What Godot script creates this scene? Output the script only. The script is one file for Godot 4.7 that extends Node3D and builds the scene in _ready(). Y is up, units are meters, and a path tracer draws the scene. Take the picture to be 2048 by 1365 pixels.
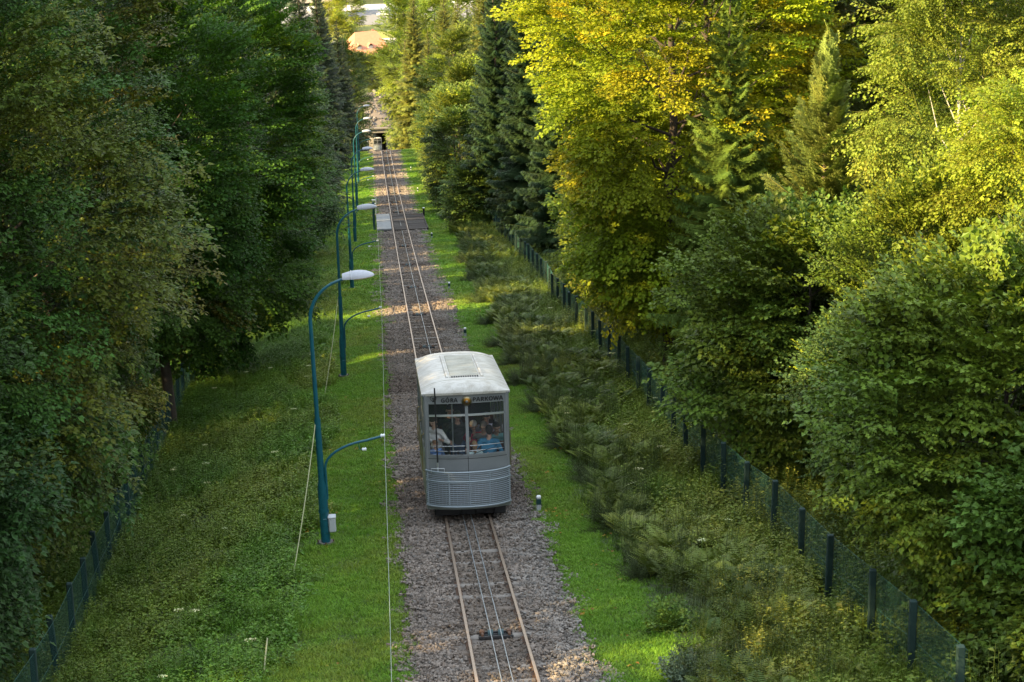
extends Node3D

# ---------------------------------------------------------------- small helpers
var rng := RandomNumberGenerator.new()
var M := {}
var nz := FastNoiseLite.new()
const CARZ := -41.5
const CARX := 0.04
const PULLEYS := [-31.74, -72.5, -83.4, -94.9, -106.7, -118.8, -146.5, -156.5, -166.5, -176.5, -186.5, -196.5, -206.5, -216.0, -225.0]

func rf(a: float, b: float) -> float:
	return rng.randf_range(a, b)

func lin(r: float, g: float, b: float) -> Color:
	return Color(r, g, b).linear_to_srgb()

class MB:
	var v := PackedVector3Array()
	var n := PackedVector3Array()
	var c := PackedColorArray()
	var ix := PackedInt32Array()
	var col := Color(1, 1, 1)
	var use_col := false
	func vert(p: Vector3, nn: Vector3) -> int:
		v.append(p); n.append(nn); c.append(col)
		return v.size() - 1
	func tri(a: Vector3, b: Vector3, d: Vector3) -> void:
		var nn := (d - a).cross(b - a).normalized()
		var i := v.size()
		vert(a, nn); vert(b, nn); vert(d, nn)
		ix.append(i); ix.append(i + 1); ix.append(i + 2)
	func quad(a: Vector3, b: Vector3, d: Vector3, e: Vector3) -> void:
		var nn := (d - a).cross(b - a).normalized()
		var i := v.size()
		vert(a, nn); vert(b, nn); vert(d, nn); vert(e, nn)
		for k in [0, 1, 2, 0, 2, 3]:
			ix.append(i + k)
	# box with chamfered edges
	func box(o: Vector3, s: Vector3, bv := 0.0, bs := Basis()) -> void:
		var h := s * 0.5
		if bv <= 0.0:
			for ax in 3:
				for sg in [-1.0, 1.0]:
					var nn := Vector3(); nn[ax] = sg
					var u := Vector3(); u[(ax + 1) % 3] = 1
					var w := Vector3(); w[(ax + 2) % 3] = 1
					var cc: Vector3 = nn * h[ax]
					var hu: Vector3 = u * h[(ax + 1) % 3]
					var hw: Vector3 = w * h[(ax + 2) % 3]
					var q := [cc - hu - hw, cc - hu + hw, cc + hu + hw, cc + hu - hw]
					if sg < 0:
						q.reverse()
					quad(o + bs * q[0], o + bs * q[1], o + bs * q[2], o + bs * q[3])
			return
		var pts := {}
		for ax in 3:
			for k in 8:
				var p := Vector3()
				for j in 3:
					var sg2 := 1.0 if (k >> j) & 1 else -1.0
					p[j] = sg2 * (h[j] if j == ax else h[j] - bv)
				pts[ax * 8 + k] = o + bs * p
		var faces := []
		for ax in 3:
			var j1 := (ax + 1) % 3
			var j2 := (ax + 2) % 3
			for sg3 in [0, 1]:
				var f := []
				for q2 in [[0, 0], [0, 1], [1, 1], [1, 0]]:
					f.append(ax * 8 + (sg3 << ax) + (q2[0] << j1) + (q2[1] << j2))
				faces.append(f)
			for s1 in [0, 1]:
				for s2 in [0, 1]:
					var b0: int = (s1 << j1) + (s2 << j2)
					faces.append([j1 * 8 + b0, j1 * 8 + b0 + (1 << ax), j2 * 8 + b0 + (1 << ax), j2 * 8 + b0])
		for k in 8:
			faces.append([k, 8 + k, 16 + k])
		for f in faces:
			var a: Vector3 = pts[f[0]]
			var b: Vector3 = pts[f[1]]
			var d: Vector3 = pts[f[2]]
			var flip: bool = (d - a).cross(b - a).dot(a + b + d - o * 3.0) < 0
			if f.size() == 3:
				if flip: tri(a, d, b)
				else: tri(a, b, d)
			else:
				var e: Vector3 = pts[f[3]]
				if flip: quad(a, e, d, b)
				else: quad(a, b, d, e)
	func tube(p: PackedVector3Array, r: PackedFloat32Array, sides := 6, caps := true) -> void:
		var first := -1
		var pr := Vector3()
		for i in p.size():
			var t := (p[mini(i + 1, p.size() - 1)] - p[maxi(i - 1, 0)]).normalized()
			if i == 0:
				pr = t.cross(Vector3.UP if absf(t.y) < 0.9 else Vector3.RIGHT).normalized()
			else:
				pr = (pr - t * pr.dot(t)).normalized()
			var q := t.cross(pr)
			for k in sides:
				var a := TAU * k / sides
				var d := pr * cos(a) + q * sin(a)
				var id := vert(p[i] + d * r[mini(i, r.size() - 1)], d)
				if first < 0: first = id
			if i > 0:
				var b0 := first + (i - 1) * sides
				for k in sides:
					var k2 := (k + 1) % sides
					for w in [b0 + k, b0 + sides + k, b0 + k2, b0 + k2, b0 + sides + k, b0 + sides + k2]:
						ix.append(w)
		if caps:
			for e in [0, p.size() - 1]:
				var nn := (p[0] - p[1]).normalized() if e == 0 else (p[e] - p[e - 1]).normalized()
				var c0 := vert(p[e], nn)
				var s0 := v.size()
				for k in sides:
					vert(v[first + e * sides + k], nn)
				for k in sides:
					ix.append(c0); ix.append(s0 + (k if e == 0 else (k + 1) % sides)); ix.append(s0 + ((k + 1) % sides if e == 0 else k))
	func line(a: Vector3, b: Vector3, r: float, sides := 6) -> void:
		tube(PackedVector3Array([a, b]), PackedFloat32Array([r, r]), sides)
	# grid of points, rows x cols, smooth normals
	func sheet(g: Array, flip := false) -> void:
		var R := g.size()
		var C: int = g[0].size()
		var i0 := v.size()
		for i in R:
			for j in C:
				var du: Vector3 = g[i][mini(j + 1, C - 1)] - g[i][maxi(j - 1, 0)]
				var dv: Vector3 = g[mini(i + 1, R - 1)][j] - g[maxi(i - 1, 0)][j]
				var nn := dv.cross(du).normalized()
				vert(g[i][j], -nn if flip else nn)
		for i in R - 1:
			for j in C - 1:
				var a := i0 + i * C + j
				var q := [a, a + 1, a + C, a + 1, a + C + 1, a + C]
				if flip: q.reverse()
				for k in q: ix.append(k)
	func mesh(flat := false) -> ArrayMesh:
		var a := []
		a.resize(Mesh.ARRAY_MAX)
		a[Mesh.ARRAY_VERTEX] = v
		if not flat: a[Mesh.ARRAY_NORMAL] = n
		if use_col: a[Mesh.ARRAY_COLOR] = c
		a[Mesh.ARRAY_INDEX] = ix
		var m := ArrayMesh.new()
		m.add_surface_from_arrays(Mesh.PRIMITIVE_TRIANGLES, a)
		return m

func obj(called: String, mb, mat: Material, parent: Node = null) -> MeshInstance3D:
	var o := MeshInstance3D.new()
	o.name = called
	o.mesh = mb.mesh() if mb is MB else mb
	o.material_override = mat
	(parent if parent else self).add_child(o, true)
	return o

func thing(called: String, label: String, category: String, at := Vector3.ZERO, group := "") -> Node3D:
	var o := Node3D.new()
	o.name = called
	o.position = at
	add_child(o, true)
	return tag(o, label, category, group)

func tag(o: Node3D, label: String, category: String, group := "") -> Node3D:
	o.set_meta("label", label)
	o.set_meta("category", category)
	if group != "": o.set_meta("group", group)
	return o

func kind(o: Node, k: String) -> Node:
	o.set_meta("kind", k)
	return o

func many(called: String, unit: Mesh, mat: Material, xf: Array, cols: Array, parent: Node = null) -> MultiMeshInstance3D:
	var mm := MultiMesh.new()
	mm.transform_format = MultiMesh.TRANSFORM_3D
	mm.use_colors = true
	mm.mesh = unit
	mm.instance_count = xf.size()
	for i in xf.size():
		mm.set_instance_transform(i, xf[i])
		mm.set_instance_color(i, cols[i])
	var o := MultiMeshInstance3D.new()
	o.name = called
	o.multimesh = mm
	o.material_override = mat
	o.set_meta("kind", "stuff")
	(parent if parent else self).add_child(o, true)
	return o

func mat(col: Color, rough := 0.8, metal := 0.0) -> StandardMaterial3D:
	var m := StandardMaterial3D.new()
	m.albedo_color = col
	m.roughness = rough
	m.metallic = metal
	return m

# a seamless texture from two noises run through a list of colours (linear values)
func noise_tex(sz: int, f1: float, f2: float, cols: Array, sd: int, w := 0.5) -> ImageTexture:
	var a := FastNoiseLite.new()
	a.seed = sd; a.frequency = f1; a.fractal_octaves = 4
	var b := FastNoiseLite.new()
	b.seed = sd + 7; b.frequency = f2; b.fractal_octaves = 2
	var ia := a.get_seamless_image(sz, sz)
	var ib := b.get_seamless_image(sz, sz)
	var im := Image.create(sz, sz, false, Image.FORMAT_RGB8)
	for y in sz:
		for x in sz:
			var t := clampf(ia.get_pixel(x, y).r * (1.0 - w) + ib.get_pixel(x, y).r * w, 0.0, 0.999) * (cols.size() - 1)
			var k := int(t)
			var c: Color = cols[k].lerp(cols[k + 1], t - k)
			im.set_pixel(x, y, c.linear_to_srgb())
	return ImageTexture.create_from_image(im)

func tri_mat(tex: Texture2D, scale: float, rough := 0.9, world := true) -> StandardMaterial3D:
	var m := mat(Color.WHITE, rough)
	m.albedo_texture = tex
	m.uv1_triplanar = true
	m.uv1_world_triplanar = world
	m.uv1_scale = Vector3.ONE * scale
	return m

func leaf_mat(rough: float, spec: float, back: Color) -> StandardMaterial3D:
	var m := mat(Color.WHITE, rough)
	m.vertex_color_use_as_albedo = true
	m.metallic_specular = spec
	m.cull_mode = BaseMaterial3D.CULL_DISABLED
	m.backlight_enabled = true
	m.backlight = back
	return m

func sstep(a: float, b: float, x: float) -> float:
	var t := clampf((x - a) / (b - a), 0.0, 1.0)
	return t * t * (3.0 - 2.0 * t)

# ---------------------------------------------------------------- the lie of the land
func T(z: float) -> float:          # height of the rail tops down the hill
	if z > -229.0:
		return 10.53 + 0.243 * z + 1.179e-4 * z * z
	var y := 10.53 - 0.243 * 229.0 + 1.179e-4 * 229.0 * 229.0
	if z > -450.0:
		return y + (z + 229.0) * 0.2583
	y -= 221.0 * 0.2583
	var d := -450.0 - z
	return maxf(y - d * 0.2583 + maxf(0.0, d - 20.0) ** 2 * 0.0011, -115.0) if d < 140.0 else -115.0

func ground(x: float, z: float) -> float:
	var h := 0.0
	var a := absf(x)
	if x < 0:
		h = -0.14 - 0.16 * sstep(1.6, 3.2, a) - 0.9 * sstep(3.2, 8.4, a) - 0.06 * maxf(0, minf(a, 30.0) - 8.4)
	else:
		h = -0.14 + 0.10 * sstep(1.6, 6.0, a) - 0.02 * maxf(0, minf(a, 30.0) - 7.0)
	if a < 1.62:
		h = -0.30
	h += nz.get_noise_2d(x * 9.0, z * 9.0) * 0.16 * sstep(1.7, 4.0, a)
	return T(z) + h

# ---------------------------------------------------------------- leaves
func leaf(mb: MB, at: Vector3, along: Vector3, up: Vector3, ln: float, wd: float) -> void:
	var s := along.cross(up).normalized()
	var u := s.cross(along).normalized()
	var t := at + along * ln - u * ln * 0.12
	var m := at + along * ln * 0.5
	var l := at + along * ln * 0.45 + s * wd * 0.5 + u * wd * 0.16
	var r := at + along * ln * 0.45 - s * wd * 0.5 + u * wd * 0.16
	mb.tri(at, l, m); mb.tri(at, m, r); mb.tri(l, t, m); mb.tri(m, t, r)

func leaf_tint(spread: float, odd: float) -> Color:
	var k := rf(1.0 - spread, 1.0 + spread)
	if rng.randf() < odd:
		return Color(k * 1.7, k * 1.3, k * 0.7)
	var h := rf(-0.14, 0.14)
	return Color(k * (1.0 + h), k, k * (1.0 - h))

# a leafy branch about 1.2 m long, growing along +X, flat side up
func leafy_unit(sd: int, ln: float, wd: float, n_twig: int, hang: float, gap: float, odd: float, spread := 0.28) -> ArrayMesh:
	rng.seed = sd
	var mb := MB.new()
	mb.use_col = true
	var bark := Color(0.5, 0.45, 0.45)
	mb.col = bark
	mb.tube(PackedVector3Array([Vector3.ZERO, Vector3(0.6, 0.06, rf(-.05, .05)), Vector3(1.15, -0.05 - hang * 0.3, 0)]), PackedFloat32Array([0.012, 0.007, 0.002]), 3, false)
	for i in n_twig:
		var f := 0.12 + 0.9 * float(i) / n_twig
		var o := Vector3(1.15 * f, 0.07 * sin(f * PI) - (0.05 + hang * 0.3) * f * f, 0)
		var sd2 := 1.0 if i % 2 == 0 else -1.0
		var ang := rf(0.5, 1.1) * sd2
		var tl := (0.62 - 0.4 * f) * rf(0.7, 1.2) + 0.12
		var d := Vector3(cos(ang), rf(-0.1, 0.35) - hang, sin(ang)).normalized()
		mb.col = bark
		mb.tube(PackedVector3Array([o, o + d * tl]), PackedFloat32Array([0.004, 0.0015]), 3, false)
		var k := gap * rf(0.3, 1.0)
		var side := 1.0
		while k < tl + 0.02:
			var p := o + d * k + Vector3(0, -hang * k * k * 0.6, 0)
			side = -side
			var al := (d * 0.5 + d.cross(Vector3.UP).normalized() * side * rf(0.5, 1.0) + Vector3(0, rf(-0.65, 0.3) - hang * 0.6, 0)).normalized()
			var up := Vector3(rf(-0.6, 0.6), 1.0, rf(-0.6, 0.6)).normalized()
			mb.col = leaf_tint(spread, odd)
			var q := rf(0.55, 1.25)
			leaf(mb, p, al, up, ln * q, wd * q)
			k += gap * rf(0.7, 1.3)
		mb.col = leaf_tint(spread, odd)
		leaf(mb, o + d * tl, d, Vector3.UP, ln, wd)
	return mb.mesh(true)

# a conifer bough of length 1 along +X with hanging or upswept side shoots
func bough_unit(sd: int, lift: float, hang: float, dense: int, nl: float) -> ArrayMesh:
	rng.seed = sd
	var mb := MB.new()
	mb.use_col = true
	mb.col = Color(0.9, 0.7, 0.6)
	var ax := func(f: float) -> Vector3: return Vector3(f, lift * f * f - hang * 0.22 * sin(f * PI * 0.9), 0)
	mb.tube(PackedVector3Array([ax.call(0.0), ax.call(0.5), ax.call(1.0)]), PackedFloat32Array([0.013, 0.008, 0.003]), 3, false)
	for i in dense:
		var f := 0.1 + 0.9 * (i + rf(0, 0.9)) / dense
		var o: Vector3 = ax.call(f)
		var sg := 1.0 if i % 2 == 0 else -1.0
		var tl := (0.34 * (1.05 - f) + 0.08) * rf(0.7, 1.25)
		var d := Vector3(rf(0.5, 1.0), lift * 0.8 - hang * rf(0.3, 1.4), sg * rf(0.5, 1.0)).normalized()
		if i % 5 == 0:
			d = Vector3(1, lift - hang * rf(0.2, 1.0), rf(-.3, .3)).normalized()
		var steps := maxi(3, int(tl / 0.028))
		var sd3 := d.cross(Vector3.UP).normalized()
		var u3 := sd3.cross(d)
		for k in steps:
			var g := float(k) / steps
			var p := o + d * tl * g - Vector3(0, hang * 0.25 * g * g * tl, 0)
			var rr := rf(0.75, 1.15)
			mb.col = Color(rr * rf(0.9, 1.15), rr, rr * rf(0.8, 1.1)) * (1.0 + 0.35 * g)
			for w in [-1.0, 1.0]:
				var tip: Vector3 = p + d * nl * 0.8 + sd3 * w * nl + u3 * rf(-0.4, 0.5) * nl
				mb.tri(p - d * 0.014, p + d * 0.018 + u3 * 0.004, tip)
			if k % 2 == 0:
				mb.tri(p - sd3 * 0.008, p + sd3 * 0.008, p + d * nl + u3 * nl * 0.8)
	return mb.mesh(true)

func trunk_mesh(h: float, r: float, lean: Vector3, limbs: Array) -> MB:
	var mb := MB.new()
	var p := PackedVector3Array()
	var q := PackedFloat32Array()
	for i in 9:
		var f := i / 8.0
		p.append(Vector3(0, h * f - 0.3 * (1.0 - f), 0) + lean * f + Vector3(rf(-1, 1), 0, rf(-1, 1)) * 0.02 * h * f * (1 - f) * 2.0)
		q.append(r * (1.0 - 0.85 * f) * (1.35 if i == 0 else 1.0))
	mb.tube(p, q, 8, false)
	for l in limbs:
		var f0: float = clampf(l.y / h * 0.80, 0.12, 0.92)
		var a := Vector3(0, h * f0, 0) + lean * f0
		var mid: Vector3 = a.lerp(l, 0.55) + Vector3(0, -0.12 * l.distance_to(a), 0) + Vector3(rf(-.2, .2), 0, rf(-.2, .2))
		var rr := r * (1.0 - 0.85 * f0) * 0.42
		mb.tube(PackedVector3Array([a, mid, l]), PackedFloat32Array([rr, rr * 0.6, rr * 0.15]), 5, false)
	return mb

# o: unit, n, h, base (bottom of crown), r, lobes, col, alt, alt_p, bias (Vector3), scale, tight
func leafy_tree(called: String, label: String, at: Vector2, o: Dictionary, group := "") -> Node3D:
	rng.seed = hash(label)
	var g := ground(at.x, at.y)
	var t := thing(called, label, "tree", Vector3(at.x, g, at.y), group)
	var h: float = o.h
	var b0: float = o.get("base", h * 0.18)
	var r: float = o.r
	var cen := Vector3(0, (h + b0) * 0.5, 0)
	var half := (h - b0) * 0.5
	var lobes := []
	var nl: int = o.get("lobes", 22)
	for i in nl:
		var y := 1.0 - 2.0 * (i + rf(0.2, 0.8)) / nl
		var a := i * 2.39996 + rf(-0.4, 0.4)
		var prof: float = pow(maxf(0.0, 1.0 - absf(y) ** o.get("pow", 2.2)), 0.5) if y > 0 else pow(maxf(0.0, 1.0 - absf(y) ** float(o.get("low", 4.0))), 0.5)
		var rr := r * prof * rf(0.5, 0.82)
		var lr := r * rf(0.30, 0.46)
		lobes.append([cen + Vector3(cos(a) * rr, y * (half - lr * 0.6), sin(a) * rr), lr, rf(0.8, 1.25), rf(-0.12, 0.12)])
	lobes.append([cen + Vector3(0, half - r * 0.35, 0), r * 0.36, 1.05, 0.0])
	var limbs := []
	for l in lobes:
		limbs.append(l[0])
	obj("trunk", trunk_mesh(h * 0.93, o.get("tr", h * 0.014), Vector3(rf(-.3, .3), 0, rf(-.3, .3)), limbs), M[o.get("bark", "bark")], t)
	var xf := []
	var cols := []
	var n: int = o.n
	var sc: float = o.get("scale", 1.0)
	var col: Color = o.col
	var alt: Color = o.get("alt", col)
	var ap: float = o.get("alt_p", 0.0)
	var side: float = o.get("alt_side", 0.0)
	for i in n:
		var l: Array = lobes[i % lobes.size()]
		var d := Vector3(rng.randfn(), rng.randfn() * 0.9 + 0.15, rng.randfn()).normalized()
		var out: Vector3 = ((l[0] - cen) * Vector3(1, 0.6, 1)).normalized()
		if d.dot(out) < -0.35: d = -d
		var inner := i % 7 == 0
		var p: Vector3 = l[0] + d * l[1] * (rf(0.1, 0.5) if inner else rf(0.62, 1.08))
		var gd: Vector3 = (d * Vector3(1, 0.55, 1) + out * 0.5 + Vector3(0, o.get("lift", 0.0), 0)).normalized()
		var up := Vector3(rf(-.35, .35), 1, rf(-.35, .35))
		var z := gd.cross(up).normalized()
		up = z.cross(gd)
		var s := sc * rf(0.65, 1.35)
		var bs := Basis(gd * s, up * s, z * s)
		xf.append(Transform3D(bs, p - gd * 0.5 * s))
		var k: float = l[2] * rf(0.82, 1.2)
		var m: float = nz.get_noise_3d((p.x + at.x) * 14.0, p.y * 14.0, (p.z + at.y) * 14.0) * 0.5 + 0.5
		var cc := col
		if ap > 0.0 and m + side * p.x / r < ap: cc = col.lerp(alt, rf(0.5, 1.0))
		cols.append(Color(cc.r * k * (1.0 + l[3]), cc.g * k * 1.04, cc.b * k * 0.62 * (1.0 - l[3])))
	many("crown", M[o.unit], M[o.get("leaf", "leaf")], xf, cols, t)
	return t

func conifer(called: String, label: String, at: Vector2, o: Dictionary, group := "") -> Node3D:
	rng.seed = hash(label)
	var t := thing(called, label, "tree", Vector3(at.x, ground(at.x, at.y), at.y), group)
	var h: float = o.h
	var r: float = o.r
	obj("trunk", trunk_mesh(h, h * 0.011, Vector3(rf(-.1, .1), 0, rf(-.1, .1)), []), M.bark, t)
	var xf := []
	var cols := []
	var y: float = o.get("base", 0.6)
	var col: Color = o.col
	var step: float = o.get("step", 0.36)
	var a0 := 0.0
	while y < h - 0.15:
		var f := y / h
		var L: float = (r * pow(1.0 - f, o.get("pow", 0.8)) + 0.12) * rf(0.85, 1.12)
		var n := int(o.get("per", 7))
		if f > 0.85: n = 5
		for k in n:
			a0 += TAU / n + rf(-0.35, 0.35)
			var tilt: float = lerpf(o.get("tilt0", -0.28), o.get("tilt1", 0.5), f * f) + rf(-0.12, 0.12)
			var ll := L * rf(0.75, 1.15)
			var bs := Basis(Vector3.UP, a0) * Basis(Vector3(0, 0, 1), tilt) * Basis(Vector3(1, 0, 0), rf(-0.25, 0.25))
			bs = bs.scaled_local(Vector3(ll, lerpf(ll, 1.2, 0.3), lerpf(ll, 1.2, 0.3)))
			xf.append(Transform3D(bs, Vector3(0, y + rf(-0.12, 0.12), 0)))
			var v := rf(0.75, 1.3)
			var w := rf(-0.1, 0.1)
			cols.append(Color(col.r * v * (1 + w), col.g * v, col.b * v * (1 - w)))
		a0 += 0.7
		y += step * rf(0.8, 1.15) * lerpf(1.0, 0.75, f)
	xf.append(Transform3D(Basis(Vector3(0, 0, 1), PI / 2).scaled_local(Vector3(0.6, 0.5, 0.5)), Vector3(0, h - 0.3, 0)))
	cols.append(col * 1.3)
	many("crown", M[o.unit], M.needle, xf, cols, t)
	return t

# ---------------------------------------------------------------- bodies: a distance field meshed by surface nets
func seg_d(p: Vector3, a: Vector3, b: Vector3, ra: float, rb: float) -> float:
	var ab := b - a
	var t := clampf((p - a).dot(ab) / maxf(ab.length_squared(), 1e-8), 0.0, 1.0)
	return p.distance_to(a + ab * t) - lerpf(ra, rb, t)

func nets(mb: MB, bones: Array, cell: float, k: float, paint: Array) -> void:
	var lo := Vector3.ONE * 1e9
	var hi := -lo
	for b in bones:
		for e in [[b[0], b[2]], [b[1], b[3]]]:
			lo = lo.min(e[0] - Vector3.ONE * (e[1] + cell * 2.0))
			hi = hi.max(e[0] + Vector3.ONE * (e[1] + cell * 2.0))
	var nx := int((hi.x - lo.x) / cell) + 2
	var ny := int((hi.y - lo.y) / cell) + 2
	var nw := int((hi.z - lo.z) / cell) + 2
	var d := PackedFloat32Array()
	d.resize(nx * ny * nw)
	d.fill(1.0)
	for b in bones:
		var pad: float = maxf(b[2], b[3]) + k + cell * 2.0
		var l: Vector3 = ((b[0] as Vector3).min(b[1]) - Vector3.ONE * pad - lo) / cell
		var m: Vector3 = ((b[0] as Vector3).max(b[1]) + Vector3.ONE * pad - lo) / cell
		for z in range(maxi(0, int(l.z)), mini(nw, int(m.z) + 1)):
			for y in range(maxi(0, int(l.y)), mini(ny, int(m.y) + 1)):
				for x in range(maxi(0, int(l.x)), mini(nx, int(m.x) + 1)):
					var v := seg_d(lo + Vector3(x, y, z) * cell, b[0], b[1], b[2], b[3])
					var i := x + nx * (y + ny * z)
					var h := maxf(k - absf(d[i] - v), 0.0) / k
					d[i] = minf(d[i], v) - h * h * k * 0.25
	var id := {}
	for z in nw - 1:
		for y in ny - 1:
			var row := nx * (y + ny * z)
			for x in nx - 1:
				var i := row + x
				var s := 0
				for c in [0, 1, nx, nx + 1, nx * ny, nx * ny + 1, nx * ny + nx, nx * ny + nx + 1]:
					if d[i + c] < 0: s += 1
				if s == 0 or s == 8: continue
				var p := Vector3()
				var cnt := 0
				for e in [[0, 0, 0, 0], [0, 1, 0, 0], [0, 0, 1, 0], [0, 1, 1, 0], [1, 0, 0, 0], [1, 1, 0, 0], [1, 0, 0, 1], [1, 1, 0, 1], [2, 0, 0, 0], [2, 1, 0, 0], [2, 0, 1, 0], [2, 1, 1, 0]]:
					var o := Vector3()
					if e[0] == 0: o = Vector3(0, e[1], e[2])
					elif e[0] == 1: o = Vector3(e[1], 0, e[3])
					else: o = Vector3(e[1], e[2], 0)
					var q := o
					q[e[0]] += 1.0
					var da := d[i + int(o.x) + nx * int(o.y) + nx * ny * int(o.z)]
					var db := d[i + int(q.x) + nx * int(q.y) + nx * ny * int(q.z)]
					if (da < 0) != (db < 0):
						p += o.lerp(q, da / (da - db))
						cnt += 1
				p = lo + (Vector3(x, y, z) + p / cnt) * cell
				var g := Vector3(d[i + 1] - d[i], d[i + nx] - d[i], d[i + nx * ny] - d[i]) + Vector3(d[i + nx * ny + nx + 1] - d[i + nx * ny + nx], d[i + nx * ny + nx + 1] - d[i + nx * ny + 1], d[i + nx * ny + nx + 1] - d[i + nx + 1])
				var best := 1e9
				for b in bones:
					var v2 := seg_d(p, b[0], b[1], b[2], b[3])
					if v2 < best:
						best = v2
						mb.col = paint[b[4]]
				id[i] = mb.vert(p, g.normalized())
	var st := [1, nx, nx * ny]
	for z in range(1, nw - 1):
		for y in range(1, ny - 1):
			for x in range(1, nx - 1):
				var i := x + nx * (y + ny * z)
				for a in 3:
					var in0 := d[i] < 0
					if in0 == (d[i + st[a]] < 0): continue
					var u: int = st[(a + 1) % 3]
					var w: int = st[(a + 2) % 3]
					var q := [i, i - u, i - u - w, i - w]
					if not (id.has(q[0]) and id.has(q[1]) and id.has(q[2]) and id.has(q[3])): continue
					if in0: q.reverse()
					for kk in [0, 1, 2, 0, 2, 3]:
						mb.ix.append(id[q[kk]])

# facing +Z locally. o: sit, shirt, legs, hair, skin, lean (forward), hands [left, right] as offsets from the chest, long_hair, size
func person(label: String, at: Vector3, yaw: float, o: Dictionary) -> void:
	var t := thing("person", label, "person", at, "passengers inside the grey rail car")
	t.rotation.y = yaw
	var sz: float = o.get("size", 1.0)
	t.scale = Vector3.ONE * sz
	var sit: bool = o.get("sit", false)
	var py := 0.55 if sit else 0.92
	var lean: float = o.get("lean", 0.05)
	var turn: float = o.get("turn", 0.0)
	var pel := Vector3(0, py, 0)
	var che := pel + Vector3(0, 0.30, lean * 0.5)
	var nek := pel + Vector3(0, 0.54, lean)
	var B := []
	B.append([pel + Vector3(-.08, 0, 0), pel + Vector3(.08, 0, 0), .115, .115, 2])
	B.append([pel + Vector3(0, .08, 0), che, .125, .14, 1])
	B.append([che + Vector3(-.07, .02, 0), che + Vector3(.07, .02, 0), .12, .12, 1])
	B.append([nek + Vector3(-.15, -.05, 0), nek + Vector3(.15, -.05, 0), .065, .065, 1])
	B.append([nek + Vector3(0, -.03, 0), nek + Vector3(0, .08, .01), .056, .05, 0])
	var hands: Array = o.get("hands", [Vector3(.24, -.1, .18), Vector3(-.24, -.1, .18)])
	var hand_at := []
	for i in 2:
		var s := 1.0 if i == 0 else -1.0
		var sh := nek + Vector3(.19 * s, -.06, 0)
		var ha: Vector3 = che + hands[i]
		var dir := ha - sh
		if dir.length() > 0.52:
			ha = sh + dir.normalized() * 0.52
			dir = ha - sh
		var bend := sqrt(maxf(0.0, 0.0729 - dir.length_squared() * 0.25))
		var el := (sh + ha) * 0.5 + (Vector3(s * 0.5, -0.8, -0.4) - dir.normalized() * Vector3(s * 0.5, -0.8, -0.4).dot(dir.normalized())).normalized() * bend
		B.append([sh, el, .056, .045, 1])
		var slv: int = 1 if o.get("sleeves", false) else 0
		B.append([el, ha, .041, .030, slv])
		hand_at.append([ha, (ha - el).normalized(), s])
		var hip := pel + Vector3(.09 * s, -.02, 0)
		var kn := Vector3(.11 * s, 0.50, 0.42) if sit else Vector3(.10 * s, 0.49, 0.03)
		var an := Vector3(.11 * s, 0.09, 0.40) if sit else Vector3(.10 * s, 0.09, -0.02)
		B.append([hip, kn, .088, .062, 2])
		B.append([kn, an, .058, .042, 2])
		B.append([an + Vector3(0, -.04, -.03), an + Vector3(0, -.05, .15), .042, .036, 4])
	var paint := [o.get("skin", Color(.50, .31, .22)), o.shirt, o.legs, o.hair, Color(.03, .03, .035)]
	var mb := MB.new()
	mb.use_col = true
	nets(mb, B, 0.022, 0.035, paint)
	for hh in hand_at:
		var f: Vector3 = hh[1]
		var s: float = hh[2]
		var side := f.cross(Vector3(0, 0, 1) if absf(f.z) < 0.8 else Vector3.UP).normalized() * s
		var pn := side.cross(f).normalized()
		var w: Vector3 = hh[0]
		var H := [[w - f * .03, w + f * .01, .029, .027, 0], [w + f * .02 - side * .018, w + f * .075 - side * .028, .022, .016, 0], [w + f * .02 + side * .018, w + f * .075 + side * .028, .022, .016, 0]]
		for j in 4:
			var b0 := w + f * .08 + side * (.030 - .020 * j)
			var ll: float = [.034, .040, .037, .028][j]
			var b1 := b0 + f * ll + pn * .008
			H.append([b0, b1, .0095, .0085, 0])
			H.append([b1, b1 + f * ll * 0.7 + pn * ll * 0.6, .0085, .0075, 0])
		H.append([w + f * .03 + side * .03, w + f * .06 + side * .062, .012, .010, 0])
		H.append([w + f * .06 + side * .062, w + f * .092 + side * .066, .010, .008, 0])
		nets(mb, H, 0.008, 0.006, paint)
	var body := obj("body", mb, M.person, t)
	# head: skull, jaw, nose, ears, brow; hair as its own cap
	var hd := MB.new()
	hd.use_col = true
	var q := Basis(Vector3.UP, turn) * Basis(Vector3.RIGHT, o.get("nod", 0.0))
	var hc := nek + Vector3(0, .19, .03)
	var HB := []
	for e in [[0, .03, -.02, 0, .035, .02, .082, .078, 0], [0, -.05, .03, 0, -.06, .045, .055, .042, 0], [0, -.01, .08, 0, -.025, .098, .012, .014, 0], [-.082, 0, 0, -.084, -.03, 0, .014, .011, 0], [.082, 0, 0, .084, -.03, 0, .014, .011, 0],
		[-.03, .018, .083, .03, .018, .083, .014, .014, 0], [0, -.1, -.01, 0, -.16, -.02, .05, .052, 0]]:
		HB.append([hc + q * Vector3(e[0], e[1], e[2]), hc + q * Vector3(e[3], e[4], e[5]), e[6], e[7], e[8]])
	for e in [[-.03, .004, .086], [.03, .004, .086]]:
		HB.append([hc + q * Vector3(e[0] - .006, e[1], e[2]), hc + q * Vector3(e[0] + .006, e[1], e[2]), .009, .009, 4])
	HB.append([hc + q * Vector3(-.018, -.058, .083), hc + q * Vector3(.018, -.058, .083), .007, .007, 5])
	nets(hd, HB, 0.011, 0.02, [paint[0], paint[1], paint[2], paint[3], Color(.04, .03, .03), paint[0] * Color(.9, .55, .55)])
	obj("head", hd, M.person, body)
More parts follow.
